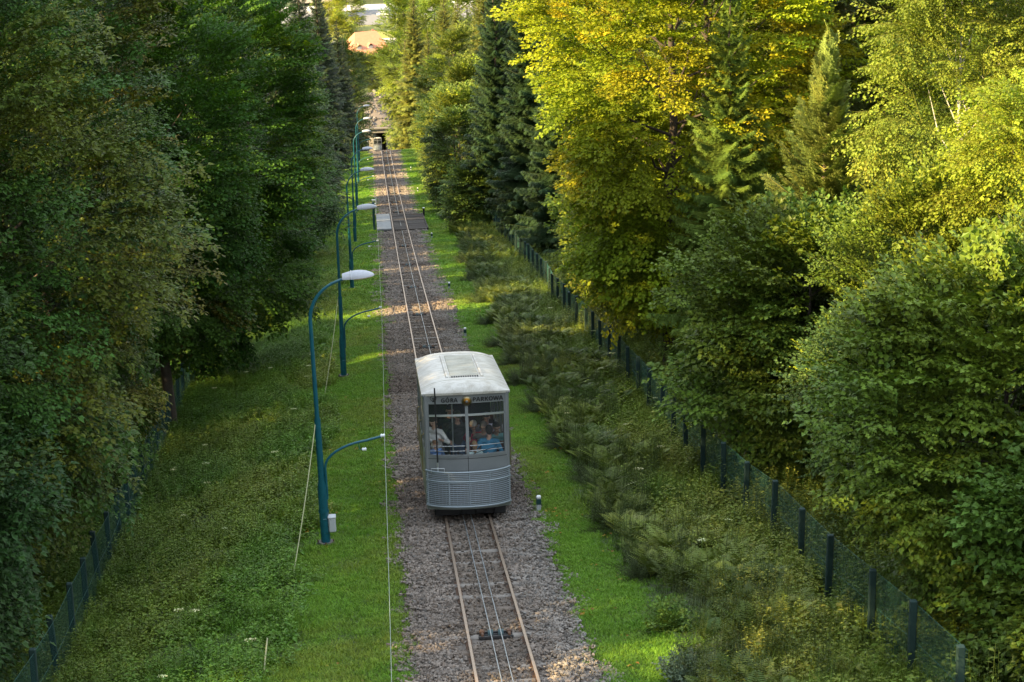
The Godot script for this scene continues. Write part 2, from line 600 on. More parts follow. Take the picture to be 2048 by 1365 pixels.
	var hr := MB.new()
	hr.use_col = true
	var RB := [[hc + q * Vector3(0, .05, -.03), hc + q * Vector3(0, .062, .02), .085, .078, 3], [hc + q * Vector3(0, 0, -.06), hc + q * Vector3(0, .04, -.04), .07, .08, 3]]
	if o.get("long_hair", false):
		RB.append([hc + q * Vector3(0, 0, -.07), hc + q * Vector3(0, -.16, -.07), .07, .045, 3])
	if o.get("cap", false):
		RB.append([hc + q * Vector3(-.03, .05, .10), hc + q * Vector3(.03, .05, .10), .02, .02, 3])
	nets(hr, RB, 0.012, 0.02, paint)
	obj("cap" if o.get("cap", false) else "hair", hr, M.person, body)

# ---------------------------------------------------------------- the rail car
const SL := 0.2333
const HW := 0.95

func bulge(x: float, y: float) -> float:
	return lerpf(0.30, 0.12, sstep(1.4, 3.0, y)) * (1.0 - (x / HW) ** 2)

func shear(mb: MB) -> MB:
	for i in mb.v.size():
		mb.v[i].y += SL * mb.v[i].z
	return mb

# a curved panel of the car's front: x0..x1, y0..y1, off = metres proud of the face
func cp(mb: MB, x0: float, x1: float, y0: float, y1: float, off: float, th: float) -> void:
	var nx := maxi(2, int((x1 - x0) / 0.08))
	var ny := maxi(1, int((y1 - y0) / 0.3))
	var f := []
	var b := []
	for j in ny + 1:
		var rf_ := []
		var rb := []
		var y := lerpf(y0, y1, float(j) / ny)
		for i in nx + 1:
			var x := lerpf(x0, x1, float(i) / nx)
			rf_.append(Vector3(x, y, bulge(x, y) + off))
			rb.append(Vector3(x, y, bulge(x, y) + off - th))
		f.append(rf_); b.append(rb)
	mb.sheet(f, true)
	mb.sheet(b)
	for j in ny:
		mb.quad(f[j][0], f[j + 1][0], b[j + 1][0], b[j][0])
		mb.quad(f[j][nx], b[j][nx], b[j + 1][nx], f[j + 1][nx])
	for i in nx:
		mb.quad(f[0][i], b[0][i], b[0][i + 1], f[0][i + 1])
		mb.quad(f[ny][i], f[ny][i + 1], b[ny][i + 1], b[ny][i])

func lettering(word: String, size: float, x0: float, y: float, width: float) -> MB:
	var tm := TextMesh.new()
	var sf := SystemFont.new()
	sf.font_names = PackedStringArray(["Droid Sans"])
	sf.font_weight = 700
	tm.font = sf
	tm.text = word
	tm.font_size = 64
	tm.pixel_size = size / 46.0
	tm.depth = 0.012
	tm.horizontal_alignment = HORIZONTAL_ALIGNMENT_CENTER
	var a := tm.get_mesh_arrays()
	var mb := MB.new()
	var lo := 1e9
	var hi := -1e9
	for p in a[Mesh.ARRAY_VERTEX]:
		lo = minf(lo, p.x); hi = maxf(hi, p.x)
	for i in a[Mesh.ARRAY_VERTEX].size():
		var p: Vector3 = a[Mesh.ARRAY_VERTEX][i]
		var x := x0 + (p.x - lo) / (hi - lo) * width
		mb.vert(Vector3(x, y + p.y, bulge(x, y) + 0.026 + p.z), a[Mesh.ARRAY_NORMAL][i])
	mb.ix = a[Mesh.ARRAY_INDEX]
	return mb

func build_car() -> Node3D:
	var car := thing("rail_car", "grey rail car with cream roof climbing the track, lettered above its windscreen", "rail car", Vector3(CARX, T(CARZ), CARZ))
	var L := 6.1
	# body shell
	var mb := MB.new()
	cp(mb, -HW, HW, 0.27, 1.56, 0.0, 0.04)
	for s in [-1.0, 1.0]:
		mb.box(Vector3(s * 0.93, 0.90, -L / 2), Vector3(0.05, 1.28, L), 0.012)
		mb.box(Vector3(s * 0.93, 2.80, -L / 2), Vector3(0.05, 0.44, L), 0.012)
		for k in 6:
			mb.box(Vector3(s * 0.93, 2.07, -0.06 - k * (L - 0.12) / 5.0), Vector3(0.05, 1.10, 0.10), 0.012)
		mb.tube(PackedVector3Array([Vector3(s * 0.90, 0.27, -0.02), Vector3(s * 0.90, 3.02, -0.02)]), PackedFloat32Array([0.062]), 10)
	mb.box(Vector3(0, 1.62, -L + 0.03), Vector3(1.8, 2.75, 0.05), 0.01)
	mb.box(Vector3(0, 0.24, -L / 2), Vector3(1.86, 0.06, L - 0.02), 0.01)
	obj("body", shear(mb), M.car, car)
	mb = MB.new()
	cp(mb, -HW, HW, 2.83, 3.05, 0.0, 0.04)
	obj("sign_board", shear(mb), M.car, car)
	mb = MB.new()
	cp(mb, -HW, HW, 0.25, 0.34, 0.03, 0.05)
	obj("bumper", shear(mb), M.car_dark, car)
	for q in [[-0.006, 0.006, 0.36, 1.54], [-0.94, 0.94, 1.485, 1.497], [-0.94, 0.94, 0.40, 0.408]]:
		mb = MB.new()
		cp(mb, q[0], q[1], q[2], q[3], 0.0025, 0.004)
		obj("panel_seam", shear(mb), M.black, car)
	for k in 2:
		mb = MB.new()
		mb.tube(PackedVector3Array([Vector3(0.12 + k * 0.0 - 0.24 * k, 1.60, bulge(0.12, 1.6) + 0.03), Vector3(0.30 - 0.62 * k, 1.66, bulge(0.3, 1.66) + 0.03), Vector3(0.62 - 1.22 * k, 1.72, bulge(0.62, 1.72) + 0.025)]), PackedFloat32Array([0.011, 0.008, 0.008]), 5)
		obj("wiper", shear(mb), M.black, car)
	# windscreen frame with mullion and transoms
	mb = MB.new()
	cp(mb, -0.94, -0.84, 1.55, 2.84, 0.004, 0.05)
	cp(mb, 0.84, 0.94, 1.55, 2.84, 0.004, 0.05)
	cp(mb, -0.84, 0.84, 1.545, 1.585, 0.012, 0.06)
	cp(mb, -0.84, 0.84, 2.80, 2.84, 0.012, 0.06)
	obj("windscreen_frame", shear(mb), M.car, car)
	mb = MB.new()
	cp(mb, -0.035, 0.035, 1.585, 2.80, 0.02, 0.07)
	obj("mullion", shear(mb), M.car, car)
	for s in [-1.0, 1.0]:
		mb = MB.new()
		cp(mb, minf(s * 0.035, s * 0.84), maxf(s * 0.035, s * 0.84), 2.50, 2.545, 0.018, 0.05)
		obj("transom", shear(mb), M.alu, car)
		for yy in [[1.585, 2.50], [2.545, 2.80]]:
			mb = MB.new()
			cp(mb, minf(s * 0.035, s * 0.84), maxf(s * 0.035, s * 0.84), yy[0], yy[1], -0.012, 0.006)
			obj("window_pane", shear(mb), M.glass, car)
		for k in 5:
			mb = MB.new()
			mb.box(Vector3(s * 0.93, 2.06, -0.06 - (k + 0.5) * (L - 0.12) / 5.0), Vector3(0.008, 1.06, (L - 0.12) / 5.0 - 0.1))
			obj("side_window", shear(mb), M.glass_side, car)
		# rails behind the windscreen
		for yy in [1.66, 1.78]:
			mb = MB.new()
			var pp := PackedVector3Array()
			for i in 9:
				var x := lerpf(s * 0.05, s * 0.83, i / 8.0)
				pp.append(Vector3(x, yy, bulge(x, yy) - 0.09))
			mb.tube(pp, PackedFloat32Array([0.009]), 6)
			obj("guard_rail", shear(mb), M.alu, car)
		# door handles and grab bars on the flanks
		for k in 3:
			mb = MB.new()
			var zz := -0.55 - k * 2.0
			mb.tube(PackedVector3Array([Vector3(s * 0.95, 1.05, zz), Vector3(s * 1.01, 1.10, zz), Vector3(s * 1.01, 1.95, zz), Vector3(s * 0.95, 2.0, zz)]), PackedFloat32Array([0.016]), 6)
			obj("grab_bar", shear(mb), M.brass, car)
		mb = MB.new()
		mb.box(Vector3(s * 0.965, 3.0, -L / 2), Vector3(0.03, 0.05, L + 0.05), 0.01)
		obj("gutter", shear(mb), M.car, car)
	# roof: an arched shell drooping to its front lip
	var g := []
	for j in 25:
		var f := j / 24.0
		var row := []
		for i in 21:
			var u := i / 10.0 - 1.0
			var x := u * (HW + 0.04)
			var zf := bulge(clampf(x, -HW, HW), 3.0) + 0.07 * (1.0 - absf(u) ** 6)
			var z := lerpf(zf, -L - 0.05, f ** 1.6 if f < 1 else 1.0)
			var e := minf(zf - z, z + L + 0.05)
			var droop := sqrt(clampf(1.0 - (1.0 - clampf(e / 0.55, 0, 1)) ** 2, 0, 1))
			row.append(Vector3(x, 3.045 + 0.20 * (1.0 - absf(u) ** 3.2) * lerpf(0.12, 1.0, droop), z))
		g.append(row)
	mb = MB.new()
	mb.sheet(g, true)
	var lip := []
	for k in 2:
		var row := []
		for p in g[0]:
			row.append(p + Vector3(0, -0.055 * k, -0.004 * k))
		lip.append(row)
	mb.sheet(lip)
	for e in [0, 20]:
		lip = [[], []]
		for j in 25:
			lip[0].append(g[j][e])
			lip[1].append(g[j][e] + Vector3(0, -0.055, 0))
		mb.sheet(lip, e == 0)
	var roof := obj("roof", shear(mb), M.roof, car)
	for zz in [-0.75, -5.3]:
		var sp := PackedVector3Array()
		for i in 21:
			var u := i / 10.0 - 1.0
			sp.append(Vector3(u * (HW + 0.035), 3.046 + 0.20 * (1.0 - absf(u) ** 3.2), zz))
		mb = MB.new()
		mb.tube(sp, PackedFloat32Array([0.006]), 5)
		obj("roof_seam", shear(mb), M.hatch, roof)
	# roof hatch with rails and a slotted front edge
	mb = MB.new()
	mb.box(Vector3(0.04, 3.240, -3.1), Vector3(0.66, 0.035, 3.7), 0.012)
	obj("roof_hatch", shear(mb), M.hatch, roof)
	for x in [-0.36, 0.44]:
		mb = MB.new()
		mb.box(Vector3(x, 3.233, -3.1), Vector3(0.07, 0.05, 3.9), 0.012)
		obj("hatch_rail", shear(mb), M.roof, roof)
	mb = MB.new()
	mb.box(Vector3(0.04, 3.235, -1.16), Vector3(0.70, 0.045, 0.10), 0.01)
	obj("vent_rail", shear(mb), M.roof, roof)
	for k in 12:
		mb = MB.new()
		mb.box(Vector3(-0.25 + k * 0.053, 3.244, -1.155), Vector3(0.036, 0.034, 0.115))
		obj("vent_slot", shear(mb), M.black, roof)
	# lettering, number and lamp
	obj("lettering", shear(lettering("GÓRA", 0.098, -0.56, 2.885, 0.37)), M.black, car)
	obj("lettering", shear(lettering("PARKOWA", 0.098, 0.15, 2.885, 0.68)), M.black, car)
	obj("number", shear(lettering("2", 0.09, -0.755, 2.90, 0.05)), M.black, car)
	mb = MB.new()
	var ring := PackedVector3Array()
	for i in 21:
		var a := TAU * i / 20.0
		var x := -0.73 + cos(a) * 0.066
		ring.append(Vector3(x, 2.94 + sin(a) * 0.066, bulge(x, 2.94) + 0.006))
	mb.tube(ring, PackedFloat32Array([0.006]), 5, false)
	obj("number_ring", shear(mb), M.black, car)
	var zl := bulge(0, 2.86)
	mb = MB.new()
	mb.tube(PackedVector3Array([Vector3(0.01, 2.86, zl), Vector3(0.01, 2.86, zl + 0.05), Vector3(0.01, 2.86, zl + 0.075), Vector3(0.01, 2.86, zl + 0.07)]), PackedFloat32Array([0.112, 0.115, 0.105, 0.092]), 24, false)
	var hl := obj("headlamp", shear(mb), M.brass, car)
	mb = MB.new()
	mb.tube(PackedVector3Array([Vector3(0.01, 2.86, zl + 0.02), Vector3(0.01, 2.86, zl + 0.06), Vector3(0.01, 2.86, zl + 0.085), Vector3(0.01, 2.86, zl + 0.095)]), PackedFloat32Array([0.10, 0.094, 0.06, 0.01]), 24, false)
	obj("lens", shear(mb), M.amber, hl)
	mb = MB.new()
	mb.tube(PackedVector3Array([Vector3(0.01, 2.86, zl + 0.09), Vector3(0.01, 2.86, zl + 0.11)]), PackedFloat32Array([0.03, 0.02]), 12)
	obj("bulb_cap", shear(mb), M.alu, hl)
	# black rod down the left of the windscreen and its bracket
	mb = MB.new()
	mb.line(Vector3(-0.70, 3.22, 0.27), Vector3(-0.69, 1.42, 0.30), 0.017, 8)
	obj("rod", shear(mb), M.black, car)
	mb = MB.new()
	mb.line(Vector3(-0.69, 1.43, 0.30), Vector3(-0.69, 1.18, 0.30), 0.022, 8)
	mb.tube(PackedVector3Array([Vector3(-0.84, 1.18, 0.28), Vector3(-0.84, 1.29, 0.30), Vector3(-0.55, 1.29, 0.36), Vector3(-0.55, 1.16, 0.36)]), PackedFloat32Array([0.010]), 5)
	obj("rod_bracket", shear(mb), M.alu, car)
	# bowed wire basket on the front
	var bk := func(x: float, y: float) -> Vector3: return Vector3(x, y, bulge(clampf(x, -HW, HW), y) + 0.05 + 0.24 * (1.0 - absf(x / HW) ** 5) * (0.75 + 0.25 * y / 1.2))
	var gb := func(m2: MB, y: float, r: float) -> void:
		var pp := PackedVector3Array()
		pp.append(Vector3(-HW + 0.01, y, 0.0))
		for i in 25:
			pp.append((bk as Callable).call(lerpf(-HW, HW, i / 24.0), y))
		pp.append(Vector3(HW - 0.01, y, 0.0))
		m2.tube(pp, PackedFloat32Array([r]), 6)
	for yy in [1.21, 0.98, 0.36]:
		mb = MB.new()
		gb.call(mb, yy, 0.022 if yy > 0.5 else 0.026)
		obj("basket_rail", shear(mb), M.steel_blue, car)
	for k in 5:
		mb = MB.new()
		var x := [-0.92, -0.46, 0.0, 0.46, 0.92][k] as float
		mb.tube(PackedVector3Array([bk.call(x, 1.21), bk.call(x, 0.98), bk.call(x, 0.36)]), PackedFloat32Array([0.016]), 6)
		obj("basket_stanchion", shear(mb), M.steel_blue, car)
	mb = MB.new()
	for k in 12:
		gb.call(mb, 0.41 + k * 0.048, 0.0105)
	for k in 4:
		gb.call(mb, 1.03 + k * 0.045, 0.009)
	for k in 24:
		var x := -0.93 + k * 1.86 / 23.0
		mb.tube(PackedVector3Array([bk.call(x, 0.97), bk.call(x, 0.37)]), PackedFloat32Array([0.003]), 4)
	kind(obj("grille", shear(mb), M.steel_blue, car), "stuff")
	# inside: floor, benches, lining
	mb = MB.new()
	mb.box(Vector3(0, 3.01, -L / 2), Vector3(1.84, 0.03, L - 0.1))
	for s in [-1.0, 1.0]:
		mb.box(Vector3(s * 0.895, 1.05, -L / 2), Vector3(0.015, 0.9, L - 0.2))
	mb.box(Vector3(0, 1.7, -L + 0.08), Vector3(1.78, 2.5, 0.02))
	obj("lining", shear(mb), M.lining, car)
	mb = MB.new()
	mb.box(Vector3(0, 0.60, -L / 2 + 0.1), Vector3(1.80, 0.04, L - 0.3))
	obj("floor", shear(mb), M.floor, car)
	for b in [[0.50, -0.78], [0.50, -2.1], [-0.5, -2.75], [0.50, -3.3], [-0.5, -3.9], [0.5, -4.6]]:
		mb = MB.new()
		mb.box(Vector3(b[0], 1.04, b[1]), Vector3(0.78, 0.09, 0.42), 0.03)
		mb.box(Vector3(b[0], 0.83, b[1]), Vector3(0.7, 0.36, 0.34))
		var seat := obj("seat", shear(mb), M.seat, car)
		mb = MB.new()
		mb.box(Vector3(b[0], 1.34, b[1] - 0.23), Vector3(0.78, 0.60, 0.06), 0.02)
		obj("backrest", shear(mb), M.seat, seat)
	mb = MB.new()
	mb.box(Vector3(0, 1.30, -0.02), Vector3(1.5, 0.10, 0.20), 0.03)
	obj("dashboard", shear(mb), M.floor, car)
	for p in [[-0.28, -1.0], [0.12, -2.4], [-0.28, -3.6]]:
		mb = MB.new()
		mb.line(Vector3(p[0], 0.6, p[1]), Vector3(p[0], 3.0, p[1]), 0.017, 8)
		obj("grab_pole", shear(mb), M.alu, car)
	# running gear
	mb = MB.new()
	for s in [-1.0, 1.0]:
		mb.box(Vector3(s * 0.72, 0.12, -L / 2), Vector3(0.12, 0.18, L - 0.3), 0.01)
	mb.box(Vector3(0, 0.12, -0.1), Vector3(1.5, 0.16, 0.14), 0.01)
	mb.box(Vector3(0, 0.12, -L + 0.3), Vector3(1.5, 0.16, 0.14), 0.01)
	mb.box(Vector3(0.70, 0.16, 0.06), Vector3(0.26, 0.2, 0.12), 0.02)
	mb.box(Vector3(0.25, 0.14, 0.02), Vector3(0.22, 0.1, 0.12), 0.02)
	obj("underframe", shear(mb), M.black, car)
	for zz in [-0.9, -5.1]:
		mb = MB.new()
		mb.line(Vector3(-0.6, 0.13, zz), Vector3(0.6, 0.13, zz), 0.04, 10)
		var axl := obj("axle", shear(mb), M.black, car)
		for s in [-1.0, 1.0]:
			mb = MB.new()
			mb.tube(PackedVector3Array([Vector3(s * 0.44, 0.13, zz), Vector3(s * 0.46, 0.13, zz), Vector3(s * 0.47, 0.13, zz), Vector3(s * 0.54, 0.13, zz)]), PackedFloat32Array([0.15, 0.15, 0.125, 0.12]), 20)
			obj("wheel", shear(mb), M.black, axl)
	mb = MB.new()
	mb.box(Vector3(-0.13, 0.12, -0.25), Vector3(0.14, 0.14, 0.5), 0.02)
	obj("cable_clamp", shear(mb), M.black, car)
	return car

func passengers() -> void:
	var fl := func(x: float, z: float) -> Vector3: return Vector3(CARX + x, T(CARZ) + 0.62 + SL * z, CARZ + z)
	var dk := Color(.03, .022, .016)
	person("seated person in blue shirt seen from behind with short dark hair", fl.call(0.50, -0.62), PI - 0.25, {"sit": true, "shirt": Color(.045, .20, .34), "legs": Color(.03, .04, .07), "hair": dk, "lean": 0.16, "turn": 0.3, "hands": [Vector3(.26, -.05, .22), Vector3(-.22, -.08, .25)]})
	person("small person in pale teal shirt raising a hand behind the right pane", fl.call(0.20, -0.32), PI + 0.2, {"size": 0.80, "sit": true, "shirt": Color(.42, .55, .53), "legs": Color(.06, .08, .12), "hair": Color(.26, .16, .08), "long_hair": true, "lean": 0.1, "hands": [Vector3(.22, -.12, .12), Vector3(-.42, .08, .14)]})
	person("standing person in white shirt stretching an arm beside the left window", fl.call(-0.66, -0.85), -0.6, {"shirt": Color(.62, .62, .60), "legs": Color(.12, .11, .10), "hair": Color(.05, .035, .025), "lean": 0.08, "sleeves": true, "nod": 0.3, "hands": [Vector3(.36, .10, .28), Vector3(.12, .02, .30)]})
	person("child in blue shirt low in the corner behind the left pane", fl.call(-0.72, -0.36), 0.3, {"size": 0.70, "shirt": Color(.10, .19, .40), "legs": Color(.05, .06, .09), "hair": Color(.20, .10, .05), "hands": [Vector3(.18, -.2, .12), Vector3(-.15, -.15, .15)]})
	person("standing person all in dark clothes in the middle of the car", fl.call(-0.16, -1.35), 0.15, {"shirt": Color(.022, .026, .020), "legs": Color(.04, .075, .14), "hair": Color(.10, .11, .05), "cap": true, "sleeves": true, "nod": 0.25})
	person("person in black jacket farther down the car behind the dark clothed one", fl.call(-0.30, -2.3), 0.1, {"shirt": Color(.03, .03, .035), "legs": Color(.05, .05, .06), "hair": dk, "sleeves": true})
	person("person in red top sitting deep inside beside the mullion", fl.call(0.24, -2.0), 0.1, {"sit": true, "shirt": Color(.45, .03, .07), "legs": Color(.05, .05, .07), "hair": Color(.50, .48, .44), "cap": true})
	person("seated person in grey pullover on the right hand bench", fl.call(0.50, -1.95), -0.2, {"sit": true, "shirt": Color(.22, .22, .23), "legs": Color(.05, .05, .07), "hair": Color(.22, .18, .15), "lean": 0.12, "sleeves": true})
	person("dark haired person in teal shirt by the right hand side window", fl.call(0.74, -1.60), 0.3, {"sit": true, "shirt": Color(.16, .34, .34), "legs": Color(.05, .05, .07), "hair": dk, "lean": 0.05})
	person("person in pale lilac shirt near the rear of the car", fl.call(0.62, -3.1), 0.0, {"sit": true, "shirt": Color(.55, .52, .66), "legs": Color(.05, .05, .07), "hair": Color(.08, .06, .05)})

# ---------------------------------------------------------------- track
func along(x: Callable, y: float, z0: float, z1: float, step: float) -> PackedVector3Array:
	var p := PackedVector3Array()
	var n := maxi(1, int(absf(z1 - z0) / step))
	for i in n + 1:
		var z := lerpf(z0, z1, float(i) / n)
		p.append(Vector3(x.call(z), T(z) + y, z))
	return p

# sweep a profile (x,y pairs) down the line
func sweep(mb: MB, path: PackedVector3Array, prof: Array) -> void:
	for k in prof.size() - 1:
		var g := [[], []]
		for p in path:
			g[0].append(p + Vector3(prof[k][0], prof[k][1], 0))
			g[1].append(p + Vector3(prof[k + 1][0], prof[k + 1][1], 0))
		mb.sheet(g, true)

func rail(label: String, x: Callable, z0: float, z1: float) -> void:
	var t := thing("steel_rail", label, "rail", Vector3.ZERO)
	var p := along(x, 0.0, z0, z1, 2.5)
	var mb := MB.new()
	sweep(mb, p, [[-.06, -.125], [-.06, -.115], [-.012, -.10], [-.012, -.035], [-.028, -.028], [-.028, -.004]])
	sweep(mb, p, [[.028, -.004], [.028, -.028], [.012, -.035], [.012, -.10], [.06, -.115], [.06, -.125]])
	obj("web", mb, M.rust, t)
	mb = MB.new()
	sweep(mb, p, [[-.028, -.004], [-.022, 0], [.022, 0], [.028, -.004]])
	obj("running_surface", mb, M.rail_top, t)

func stone_unit(sd: int, n: int, w: float, smin: float, smax: float) -> ArrayMesh:
	rng.seed = sd
	var mb := MB.new()
	mb.use_col = true
	var P := [Vector3(0, 1, 0), Vector3(1, .1, 0), Vector3(.3, -.1, .95), Vector3(-.8, .1, .6), Vector3(-.8, 0, -.6), Vector3(.3, .1, -.95), Vector3(0, -1, 0)]
	for i in n:
		var o := Vector3(rf(-w, w), rf(-.02, .03), rf(-w, w))
		var s := rf(smin, smax)
		var bs := Basis.from_euler(Vector3(rf(0, TAU), rf(0, TAU), rf(0, TAU))).scaled_local(Vector3(s * rf(.8, 1.4), s * rf(.5, .9), s))
		var q := []
		for p in P:
			q.append(o + bs * (p + Vector3(rf(-.22, .22), rf(-.22, .22), rf(-.22, .22))))
		var k := rf(0.4, 1.75)
		var h := rf(-0.08, 0.12)
		mb.col = Color(k * (1 + h), k, k * (1 - h))
		for j in 5:
			mb.tri(q[0], q[1 + j], q[1 + (j + 1) % 5])
			mb.tri(q[6], q[1 + (j + 1) % 5], q[1 + j])
	return mb.mesh(true)

func build_track() -> void:
	# the ballast bed and its sleepers
	var g := []
	var z := 30.0
	while z > -470.0:
		var row := []
		var w := 1.0 + 0.85 * sstep(-222, -236, z)
		for x in [-1.85, -1.6, -1.3, -0.55, 0.0, 0.55, 1.3, 1.65, 1.95]:
			var h := -0.13 if absf(x) < 1.4 else (-0.17 if absf(x) < 1.7 else -0.34)
			row.append(Vector3(x * w, T(z) + h, z))
		g.append(row)
		z -= 2.0
	var mb := MB.new()
	mb.sheet(g, true)
	var bed := obj("track_bed", mb, M.ballast)
	kind(bed, "structure")
	rng.seed = 5
	var sm := []
	for k in 3:
		mb = MB.new()
		mb.box(Vector3.ZERO, Vector3(2.0 + 0.06 * k, 0.14, 0.22), 0.02)
		sm.append(mb.mesh())
	z = -26.0
	while z > -130.0:
		var o := MeshInstance3D.new()
		o.name = "sleeper"
		o.mesh = sm[rng.randi() % 3]
		o.material_override = M.sleeper if rng.randf() < 0.6 else M.sleeper_pale
		o.position = Vector3(rf(-.03, .03), T(z) - 0.180 + rf(0.0, 0.022), z)
		o.rotation = Vector3(-atan(SL), rf(-.012, .012), rf(-.01, .01))
		bed.add_child(o, true)
		z -= 0.95
	# loose stones
	for part in 2:
		var xf := []
		var cols := []
		var unit := stone_unit(11 + part, 84, 0.30, 0.018, 0.045) if part == 0 else stone_unit(12, 60, 0.42, 0.035, 0.075)
		z = -25.0 if part == 0 else -84.0
		var z1 := -84.0 if part == 0 else -232.0
		var st := 0.36 if part == 0 else 0.6
		while z > z1:
			var x := -1.62
			while x < 1.68:
				var px := x + rf(-.12, .12)
				var lim := 1.58 + nz.get_noise_2d(z * 22.0, 3.0 if px > 0 else 90.0) * 0.28 + (0.06 if px > 0 else 0.0)
				var by_wheel := false
				for zp in PULLEYS:
					if absf(z - zp) < (0.42 if part == 0 else 0.4) and absf(px) < 0.55: by_wheel = true
				if absf(px) < lim and not by_wheel and not (px < 1.95 and z < -130.2 and z > -144.2):
					var y := T(z) - 0.12 + (-0.05 if absf(px) > 1.35 else 0.0) - (0.035 if absf(absf(px) - 0.5) < 0.14 else 0.0)
					if absf(px) > 0.75: y += 0.03
					var sc := rf(0.85, 1.15)
					xf.append(Transform3D(Basis(Vector3(1, 0, 0), -atan(SL)) * Basis(Vector3.UP, rf(0, TAU)) * Basis.from_scale(Vector3(sc, 0.9, sc)), Vector3(px, y, z + rf(-.1, .1))))
					var k := rf(0.8, 1.2)
					var c := Color(.225, .185, .156)
					if absf(px) < 0.7: c = Color(.170, .136, .110)
					elif px > 0.9: c = Color(.235, .205, .180)
					var m := nz.get_noise_2d(px * 6.0, z * 6.0)
					c = c.lerp(Color(.10, .066, .048), clampf(m * 1.1, 0, 0.6))
					cols.append(Color(c.r * k, c.g * k, c.b * k))
				x += st
			z -= st
		many("ballast_gravel", unit, M.stone, xf, cols)
	# rails, fanning out into the passing loop over the crest
	var fan := func(z2: float) -> float: return 0.022 * maxf(0.0, -226.0 - z2) ** 1.45 * 0.12
	rail("left rail of the funicular line, worn bright along its top", func(z2: float) -> float: return -0.5 - (fan as Callable).call(z2) * 3.0, -18, -252)
	rail("right rail of the funicular line, worn bright along its top", func(z2: float) -> float: return 0.5 + (fan as Callable).call(z2) * 3.0, -18, -252)
	rail("short inner rail branching left at the far passing loop", func(z2: float) -> float: return 0.46 - 0.05 * maxf(0, -226.0 - z2) * 1.4, -227, -252)
	rail("short inner rail branching right at the far passing loop", func(z2: float) -> float: return -0.46 + 0.05 * maxf(0, -226.0 - z2) * 1.4, -227, -252)
	# haulage cables
	for c in [[-0.092, -20.0, -41.8, "left of the two steel cables running from the car uphill"], [0.092, -20.0, -41.0, "right of the two steel cables, passing beneath the car"], [0.080, -41.0, -232.0, "single steel cable between the rails beyond the car"]]:
		mb = MB.new()
		var p := PackedVector3Array()
		var n := int((c[1] - c[2]) / 2.9)
		for i in n + 1:
			var zz: float = lerpf(c[1], c[2], float(i) / n)
			p.append(Vector3(c[0], T(zz) - 0.005 - 0.012 * (i % 4), zz))
		mb.tube(p, PackedFloat32Array([0.011 if c[2] > -50 else 0.0125]), 6)
		tag(obj("haulage_cable", mb, M.cable), c[3], "cable", "haulage cables")
	# pulleys
	var nth := ["nearest cable pulley set in the ballast before the car, with two wheels", "first cable pulley beyond the roof of the car", "second cable pulley beyond the car, below the first", "third cable pulley beyond the car", "fourth cable pulley beyond the car", "fifth cable pulley beyond the car, last before the crossing", "cable pulley at the lower end of the plank crossing", "first cable pulley beyond the plank crossing", "second cable pulley beyond the plank crossing", "third cable pulley beyond the plank crossing", "fourth cable pulley beyond the plank crossing", "fifth cable pulley beyond the crossing", "sixth cable pulley beyond the crossing", "seventh cable pulley beyond the crossing", "last cable pulley before the passing loop"]
	var zs := PULLEYS
	for i in zs.size():
		var zz: float = zs[i]
		var t := thing("cable_pulley", nth[i], "pulley", Vector3(0, T(zz) - 0.02, zz), "cable pulleys between the rails")
		t.rotation.x = -atan(SL)
		for w in [-0.092, 0.092]:
			mb = MB.new()
			mb.tube(PackedVector3Array([Vector3(w - .045, -.06, 0), Vector3(w - .03, -.06, 0), Vector3(w, -.06, 0), Vector3(w + .03, -.06, 0), Vector3(w + .045, -.06, 0)]), PackedFloat32Array([.10, .10, .075, .10, .10]), 18)
			obj("wheel", mb, M.teal_dark, t)
		mb = MB.new()
		mb.box(Vector3(0, -.06, .16), Vector3(.62, .05, .05), .008)
		mb.box(Vector3(0, -.06, -.16), Vector3(.62, .05, .05), .008)
		mb.line(Vector3(-.3, -.06, 0), Vector3(.3, -.06, 0), .02, 8)
		mb.box(Vector3(0, -.085, 0), Vector3(.60, .02, .36))
		obj("frame", mb, M.black, t)
		for w in [-0.24, 0.24]:
			mb = MB.new()
			mb.box(Vector3(w, -.035, 0), Vector3(.05, .08, .36), .01)
			mb.box(Vector3(w, 0.0, 0), Vector3(.09, .05, .09), .01)
			obj("bearing", mb, M.rust, t)

